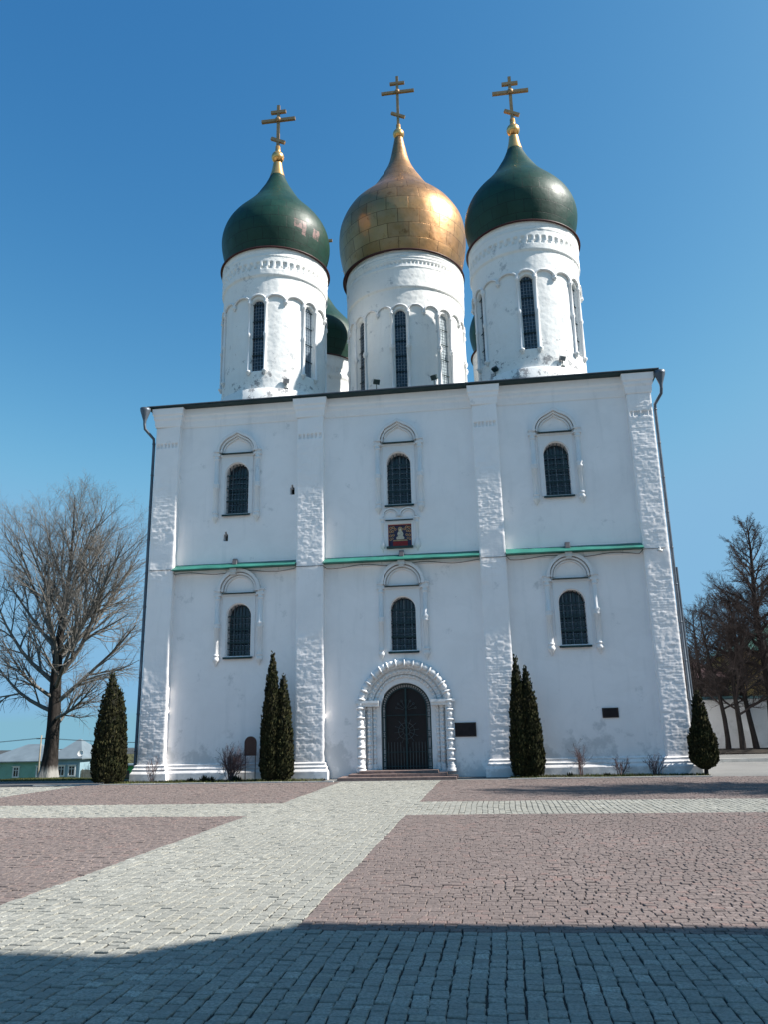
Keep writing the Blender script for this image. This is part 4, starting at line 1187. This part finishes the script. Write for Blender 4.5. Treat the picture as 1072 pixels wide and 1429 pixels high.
again(T2, (13.6, 20.5, 0), 2.2, 1.2, 'bare tree behind the white wall in the middle of the gap', BEH)
again(T3, (16.2, 21.0, 0), 4.0, 1.25, 'bare tree behind the white wall at the right edge of the photo', BEH)
again(T2, (14.6, 14.6, .1), 4.4, 1.1, 'bare tree at the far right end of the row before the white wall')
# this one stands outside the picture; its shadow lies across the paving
lime_tree(35, 15.5, .30, 3.2, .2, 4.6, 1.5, (16.8, -6.5, 0), 'bare tree standing alone right of the square', None)

m, nt, bs = newmat('thuja_foliage', 0.85, 0, 0.12)
g = nt.nodes.new('ShaderNodeNewGeometry').outputs['Random Per Island']
co = objco(nt)
c = ramp(nt, g, [(0, (0.010, 0.013, 0.006)), (.55, (0.018, 0.023, 0.009)), (.80, (0.034, 0.038, 0.014)), (1, (0.070, 0.062, 0.028))])
c = mix(nt, ramp(nt, noise(nt, co, 2.2, 4), [(.4, 0.0), (.7, .7)]), c, (0.028, 0.024, 0.012))
nt.links.new(c, bs.inputs['Base Color']); THUJA = m
CORE = simple('thuja_dark_core', (0.012, 0.012, 0.007), .95, 0, .3, 6)  # solid dark core added inside each crown to block light
def thuja_mesh(seed, prof, n, dome_):
    """prof: (z, radius); flat sprays through the outer shell of the crown"""
    r = np.random.default_rng(seed)
    Pz = np.array([p[0] for p in prof]); Pr = np.array([p[1] for p in prof])
    b = MB()
    h = Pz[-1]
    z = Pz[0] + (h - Pz[0]) * (1 - np.sqrt(r.random(n * 2) * .999)) ** .92
    z = z[r.random(n * 2) < .25 + .75 * np.interp(z, Pz, Pr) / Pr.max()][:n]
    n = len(z)
    a = r.uniform(0, 2 * PI, n)
    lump = np.array([1 + .16 * mnoise.noise(Vector((math.cos(q) * 1.6 + seed, math.sin(q) * 1.6, w_ * 2.2))) + .09 * mnoise.noise(Vector((math.cos(q) * 5 + seed, math.sin(q) * 5, w_ * 6))) for q, w_ in zip(a, z)])
    R = np.interp(z, Pz, Pr) * lump * (1 - .35 * r.random(n) ** 2)
    c = np.stack([R * np.cos(a), R * np.sin(a), z], -1)
    out = np.stack([np.cos(a), np.sin(a), np.zeros(n)], -1)
    upv = np.array((0, 0, 1.)) + out * r.uniform(.05, .55, n)[:, None] + r.normal(0, .22, (n, 3)); upv /= np.linalg.norm(upv, axis=1)[:, None]
    side = np.cross(upv, out + r.normal(0, .7, (n, 3))); side /= np.linalg.norm(side, axis=1)[:, None]
    s = r.uniform(.040, .095, n)[:, None]; wv = s * r.uniform(.28, .5, n)[:, None]
    V = np.stack([c - side * wv * .4, c + side * wv * .4, c + side * wv + upv * s * .55, c + upv * s * 1.25, c - side * wv + upv * s * .55], 1)
    b.add(V.reshape(-1, 3), np.arange(n * 5).reshape(n, 5))
    q = MB()
    th = np.linspace(0, 2 * PI, 19)
    zz = np.linspace(Pz[0] + .03, h - .12, 26)
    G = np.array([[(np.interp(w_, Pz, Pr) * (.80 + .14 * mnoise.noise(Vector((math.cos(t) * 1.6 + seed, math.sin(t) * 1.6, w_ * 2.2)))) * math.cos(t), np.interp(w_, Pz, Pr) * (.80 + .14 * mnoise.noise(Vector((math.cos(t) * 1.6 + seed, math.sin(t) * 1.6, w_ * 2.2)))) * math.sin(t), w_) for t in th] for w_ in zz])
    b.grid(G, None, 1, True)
    return b
def thuja(seed, loc, prof, n, label, grp=None, lean=(0, 0)):
    t = empty('thuja', loc, label, 'conifer', grp)
    t.rotation_euler = (lean[0], lean[1], 0)
    thuja_mesh(seed, prof, n, 0).build('crown', [THUJA, CORE], t, local=True)
    b = MB(); b.tube([(0, 0, -.05), (0.01, 0, .3), (0, 0, 1.2)], [.07, .055, .03], 8); b.build('trunk', BARK_LIME, t, local=True)
    return t
def tp(h, r): return [(.05, r * .80), (.2, r * .95), (h * .12, r), (h * .3, r * .96), (h * .5, r * .85), (h * .68, r * .66), (h * .82, r * .43), (h * .92, r * .22), (h, .03)]
thuja(1, (-12.88, -.95, 0), tp(3.68, .49), 7500, 'tall dark columnar conifer left of the church corner', None)
thuja(2, (-12.60, -.85, 0), tp(3.10, .31), 5000, 'shorter conifer leaning on the tall one left of the church corner', None)
thuja(3, (-7.38, -.70, 0), tp(4.20, .34), 7500, 'taller of the two dark conifers beside the brown board', None, (0, rad(.6)))
thuja(4, (-6.98, -.62, 0), tp(3.48, .33), 6500, 'shorter of the two dark conifers beside the brown board', None)
thuja(5, (.76, -.55, 0), tp(3.78, .31), 6500, 'taller left one of the two dark conifers right of the portal', None)
thuja(6, (1.15, -.50, 0), tp(3.50, .34), 6500, 'shorter right one of the two dark conifers right of the portal', None, (0, rad(-1.5)))
thuja(7, (6.28, -.60, 0), [(.16, .08), (.26, .26), (.42, .37), (.75, .41), (1.05, .38), (1.25, .30), (1.6, .23), (2.0, .165), (2.3, .11), (2.52, .03)], 6500, 'squat dark conifer on a bare stem at the right church corner', None)

def bare_shrub(seed, loc, n, h, sp, label, mat, twigs=6, rad0=.012):
    r = np.random.default_rng(seed)
    b = MB()
    cfg = dict(levels=2, n=(twigs, 4, 0), start=(.25, .3, 0), ang=(.5, .55, .5), ratio=(.42, .45, 0), taper=(.4, .4, 0), wob=(.10, .14, .16), up=(.25, .2, .1), tip=.0035)
    for k in range(n):
        a = r.uniform(0, 2 * PI); inc = r.uniform(.05, sp)
        d = np.array([math.sin(inc) * math.cos(a), math.sin(inc) * math.sin(a), math.cos(inc)])
        ramify(r, b, np.array((.08 * math.cos(a) * r.random(), .08 * math.sin(a) * r.random(), -.02)), d, h * r.uniform(.6, 1.05), rad0 * r.uniform(.7, 1.2), 0, cfg)
    return tag(b.build('bare_shrub', mat, None, loc), label, 'shrub')
bare_shrub(41, (-8.82, -.42, .02), 34, 1.0, .75, 'dense leafless shrub with reddish twigs left of the brown board', TWIG_RED, 8)
bare_shrub(42, (-11.45, -.55, .02), 12, .75, 1.0, 'sparse thin leafless shrub at the left church corner', TWIG_RED, 4, .008)
bare_shrub(43, (2.58, -.35, .02), 10, .92, .55, 'tall sparse leafless shrub right of the conifer pair', TWIG_RED, 6)
bare_shrub(44, (3.78, -.35, .02), 12, .52, .7, 'low leafless shrub in the middle of the right bay', TWIG_RED, 5)
bare_shrub(45, (4.85, -.35, .02), 14, .58, .85, 'spreading leafless shrub beside the right corner pilaster', TWIG_RED, 5)
LEAFD = simple('dark_evergreen_leaf', (0.022, 0.030, 0.014), .8, 0, .4, 8)
def tuft(seed, loc, n, h, label):
    r = np.random.default_rng(seed); b = MB()
    for k in range(n):
        a = r.uniform(0, 2 * PI); inc = r.uniform(.1, 1.0); s = h * r.uniform(.6, 1.1)
        d = np.array([math.sin(inc) * math.cos(a), math.sin(inc) * math.sin(a), math.cos(inc)]); e = np.array((-math.sin(a), math.cos(a), 0)) * .022
        p = np.array((r.normal(0, .05), r.normal(0, .05), -.01))
        b.add([p - e * .6, p + e * .6, p + d * s * .5 + e, p + d * s, p + d * s * .5 - e], np.arange(5)[None])
    return tag(b.build('low_plant', LEAFD, None, loc), label, 'plant')
tuft(51, (-10.10, -.62, .02), 60, .16, 'lowest dark green tuft near the left end of the bed')
tuft(52, (-9.62, -.62, .02), 80, .24, 'dark green tuft left of the dense leafless shrub')
tuft(56, (-9.42, -.58, .02), 50, .20, 'small dark green tuft squeezed right beside the larger left tuft')
tuft(53, (-8.55, -.62, .02), 80, .22, 'dark green tuft between the dense leafless shrub and the board')
tuft(54, (2.25, -.50, .02), 50, .15, 'low dark tuft left of the tall sparse shrub')
tuft(55, (3.35, -.50, .02), 50, .12, 'low dark tuft left of the low shrub in the right bay')

# ------------------------------------------------------------------ surroundings
wallM = whitewash('yard_wall', 0, .25, (.66, .67, .68))
b = MB()
b.box(7.5, 40, 16.3, 16.7, -.1, 2.5); b.box(7.45, 40.05, 16.22, 16.78, 2.5, 2.62)
for x in np.arange(9, 40, 3.2): b.box(x, x + .5, 16.12, 16.298, -.1, 2.45)
yard = empty('yard_wall', (20, 16.4, 0), 'white plastered yard wall behind the row of bare trees', 'wall')
b.build('wall', wallM, yard)
b = MB(); b.add([(7.4, 16.1, 2.622), (40.1, 16.1, 2.622), (40.1, 16.5, 2.78), (7.4, 16.5, 2.78), (7.4, 16.9, 2.622), (40.1, 16.9, 2.622)], [(0, 1, 2, 3), (3, 2, 5, 4)]); b.build('coping', ROOF, yard)

def house(name, x0, x1, y0, y1, zb, zw, zr, wallmat, roofmat, wins, trim, label, group=None, hipx=4.0, frames=None):
    t = empty(name, ((x0 + x1) / 2, (y0 + y1) / 2, zb), label, 'house', group)
    b = MB(); b.box(x0, x1, y0, y1, zb - .5, zw); 
    for x in (x0 + .12, x1 - .12): b.box(x - .14, x + .14, y0 - .05, y0 - .001, zb, zw)
    b.build('wall', wallmat, t)
    b = MB(); o = .5; ym = (y0 + y1) / 2
    V = [(x0 - o, y0 - o, zw), (x1 + o, y0 - o, zw), (x1 + o, y1 + o, zw), (x0 - o, y1 + o, zw), (x0 + hipx, ym, zr), (x1 - hipx, ym, zr)]
    V += [(x, y, z - .14) for x, y, z in V[:4]]
    b.add(V, [(0, 1, 5, 4), (2, 3, 4, 5)]); b.F.append((np.array([(1, 2, 5), (3, 0, 4)]), 0, False, None))
    b.F.append((np.array([(6, 7, 1, 0), (7, 8, 2, 1), (8, 9, 3, 2), (9, 6, 0, 3), (9, 8, 7, 6)]), 0, False, None))
    rf = b.build('roof', roofmat, t)
    for (xc, zc, hw, hh) in wins:
        b = MB(); b.box(xc - hw, xc + hw, y0 - .03, y0 + .02, zc - hh, zc + hh)
        w_ = b.build('window', GLASS, t)
        b = MB(); e = .16
        R4 = lambda q, p: [(xc - q, zc - p), (xc - q, zc + p), (xc + q, zc + p), (xc + q, zc - p), (xc - q, zc - p)]
        b.ring(R4(hw + e, hh + e), R4(hw - .02, hh - .02), y0 - .09, y0 + .01); b.box(xc - .04, xc + .04, y0 - .06, y0 - .031, zc - hh, zc + hh)
        b.box(xc - hw + .02, xc + hw - .02, y0 - .058, y0 - .032, zc + hh * .35, zc + hh * .35 + .07); b.box(xc - hw - .3, xc + hw + .3, y0 - .2, y0 - .091, zc + hh + e, zc + hh + e + .08)
        b.build('frame', trim, w_)
    return t, rf
TRIM = simple('white_trim', (.62, .64, .64), .7, 0, .1, 2)
METAL_ROOF = simple('pale_grey_sheet_roof', (.19, .23, .25), .45, .3, .15, .6, .05)
GREENW = simple('mint_green_boards', (.19, .36, .30), .85, 0, .12, .8, .1)
BLUEW = simple('grey_blue_boards', (.22, .33, .38), .85, 0, .12, .8, .1)
h1, rf = house('house', -74.5, -64.4, 85, 94, -5.4, -1.95, .35, GREENW, METAL_ROOF, [(-68.95 - .35, -3.45, .36, .62), (-67.33 + 1.65, -3.45, .36, .62), (-72.4, -3.45, .36, .62)], TRIM, 'mint green one-storey house with pale sheet roof left of the tall tree', None)
h2, rf = house('house', -64.3, -59.75, 85.4, 93, -5.4, -1.7, .95, BLUEW, METAL_ROOF, [(-62.55, -3.4, .42, .62), (-60.95, -3.4, .42, .62)], TRIM, 'grey-blue one-storey house behind the foot of the tall tree', None, 2.1)
# dish, fence, kiosk, wires
dish = empty('satellite_dish', (-59.45, 84.8, -1.05), 'small white satellite dish on the eave corner of the grey-blue house', 'dish')
b = MB(); b.lathe([(0, .0), (.2, .02), (.38, .08), (.46, .14), (.47, .13), (.38, .06), (.2, 0), (0, -.02)], (0, 0, 0), 20, Matrix.Rotation(rad(70), 3, 'X')); b.build('reflector', LAMP_WHITE, dish, local=True)
b = MB(); b.tube([(0, .05, 0), (0, .4, -.1), (0, .45, -.7)], .03, 6); b.tube([(0, 0, 0), (0, -.45, .12)], .018, 5); b.build('arm', STEEL, dish, local=True)
FENCE = simple('weathered_fence_boards', (.26, .23, .18), .9, 0, .25, 2, .2)
fen = empty('board_fence', (-57.3, 85.6, -5), 'pale board fence running right of the grey-blue house', 'fence')
b = MB()
for x in np.arange(-59.6, -50, .22): b.box(x, x + .19, 85.58, 85.62, -5.3, -3.3 + rng.uniform(-.06, .06))
b.box(-59.6, -50, 85.63, 85.68, -3.9, -3.8); b.box(-59.6, -50, 85.63, 85.68, -4.9, -4.8); b.build('boards', FENCE, fen)
for x in np.arange(-59.5, -50, 2.4):
    b = MB(); b.box(x, x + .14, 85.69, 85.83, -5.4, -3.2); b.build('post', FENCE, fen)
KG = simple('bright_green_paint', (.05, .30, .10), .6, 0, .15, 2)
ks = empty('kiosk', (-50.2, 80, -5), 'bright green kiosk beyond the conifer at the left church corner', 'kiosk')
b = MB(); b.box(-52.0, -48.4, 79, 82, -5.4, -2.6); b.box(-51.2, -49.2, 78.95, 78.999, -4.2, -3.2, mat=1); b.build('wall', [KG, GLASS], ks)
b = MB(); b.box(-52.3, -48.1, 78.6, 82.3, -2.6, -2.42); b.build('roof', METAL_ROOF, ks)
pole = empty('utility_pole', (-62.9, 80.0, -5), 'thin utility pole right beside the trunk of the tall tree', 'pole')
b = MB(); b.tube([(-62.9, 80, -5.4), (-62.9, 80, 1.6)], [.14, .10], 8, 0, True, True); b.build('mast', FENCE, pole)
b = MB(); b.box(-63.6, -62.2, 79.95, 80.05, 1.1, 1.2); b.build('crossarm', FENCE, pole)
b = MB()
for k, dx in enumerate((-.55, .55)):
    b.tube([(-62.9 + dx - 34 * s, 80 - 4 * s, 1.25 - 1.2 * s + 1.6 * (s * s - s)) for s in np.linspace(0, 1, 14)], .022, 4)
    b.tube([(-62.9 + dx + 40 * s, 80 + 2 * s, 1.25 - .6 * s + 3.0 * (s * s - s)) for s in np.linspace(0, 1, 14)], .022, 4)
tag(b.build('overhead_wire', BLACK), 'thin overhead wires running past the houses on the left', 'wire')
again(T3, (-62.6, 99, -5.9), 1.0, 1.15, 'small bare tree behind the roof of the grey-blue house', None)
again(T2, (-56.6, 88, -5.3), 2.0, .72, 'low bare tree behind the board fence', None)
again(T3, (-53.0, 90, -5.4), 3.1, .62, 'lowest bare tree between the fence and the church corner', None)
for o in list(bpy.data.objects):
    if o.get('group') is None and 'group' in o: del o['group']
OCHW = simple('ochre_plaster', (.42, .26, .10), .9, 0, .12, .8, .1)
house('house', 19.5, 34, 40, 50, -.2, 7.0, 9.6, OCHW, simple('green_sheet_roof', (.10, .22, .17), .5, .2, .15, .8), [(22.0, 4.6, .5, .9), (25.0, 4.6, .5, .9)], TRIM, 'ochre house with green roof behind the bare trees at the right edge', None)
BRW = simple('brown_boards', (.10, .055, .04), .9, 0, .2, 1.2, .2)
house('house', 9.5, 15.6, 30, 37, -.2, 4.4, 6.2, BRW, simple('brown_sheet_roof', (.09, .05, .045), .6, .1, .2, 1), [(13.2, 2.5, .4, .7)], TRIM, 'dark brown wooden house hidden behind the bare trees near the church corner', None)

# bell tower outside the picture: its shadow crosses the foreground
tower = empty('bell_tower', (15.5, -25.25, 0), 'white bell tower with octagonal belfry beside the square', 'tower')
TW = whitewash('tower_whitewash', 0, .2)
b = MB()
tx, ty, th_ = 15.5, -25.25, 4.7
b.box(tx - th_, tx + th_, ty - th_, ty + th_, -.3, 10.9)
for s in (-1, 1):
    for t in (-1, 1): b.box(tx + s * (th_ - .45) - .5, tx + s * (th_ - .45) + .5, ty + t * (th_ - .45) - .5, ty + t * (th_ - .45) + .5, 0, 10.6)
b.box(tx - th_ - .2, tx + th_ + .2, ty - th_ - .2, ty + th_ + .2, 10.9, 11.2)
b.build('base', TW, tower)
b = MB(); oct_ = lambda q: [(tx + q / math.cos(PI / 8) * math.cos(a), ty + q / math.cos(PI / 8) * math.sin(a)) for a in np.arange(9) * PI / 4 + PI / 8]
def octlathe(b, pr):
    b.grid(np.array([[(x, y, z) for x, y in oct_(q)] for q, z in pr]), None, 0, False)
octlathe(b, [(3.42, 11.0), (3.42, 21.5), (3.62, 21.8), (3.62, 22.2), (3.3, 22.4)])
b.build('belfry', TW, tower)
b = MB()
k = math.pi / 4
ang = np.arange(17) * PI / 8
sq = lambda q: [(tx + q * max(-1, min(1, 1.414 * math.cos(a))), ty + q * max(-1, min(1, 1.414 * math.sin(a)))) for a in ang]
oc = lambda q: [(tx + q / max(abs(math.cos(((a + k / 2) % k) - k / 2)), .01) * math.cos(a), ty + q / max(abs(math.cos(((a + k / 2) % k) - k / 2)), .01) * math.sin(a)) for a in ang]
b.grid(np.array([[(x, y, 11.2) for x, y in sq(th_ + .15)], [(x, y, 15.6) for x, y in oc(3.45)]]), None, 0, False)
b.build('skirt_roof', ROOF, tower)
b = MB(); octlathe(b, [(3.7, 22.2), (.5, 33), (.4, 33.5), (.01, 33.6)]); b.build('tent_roof', ROOF, tower)
for k in range(8):
    a = k * PI / 4
    M = Matrix.Translation((tx, ty, 0)) @ Matrix.Rotation(a, 4, 'Z')
    b = MB(); P = [(-.7, 16.2), (-.7, 19)] + [(.7 * math.cos(q), 19 + .7 * math.sin(q)) for q in np.linspace(PI, 0, 9)[1:-1]] + [(.7, 19), (.7, 16.2)]
    b.prism(P, -3.46, -3.32)
    for V in b.V:
        for i in range(len(V)): V[i] = M @ Vector(V[i])
    b.build('opening', VOID, tower)
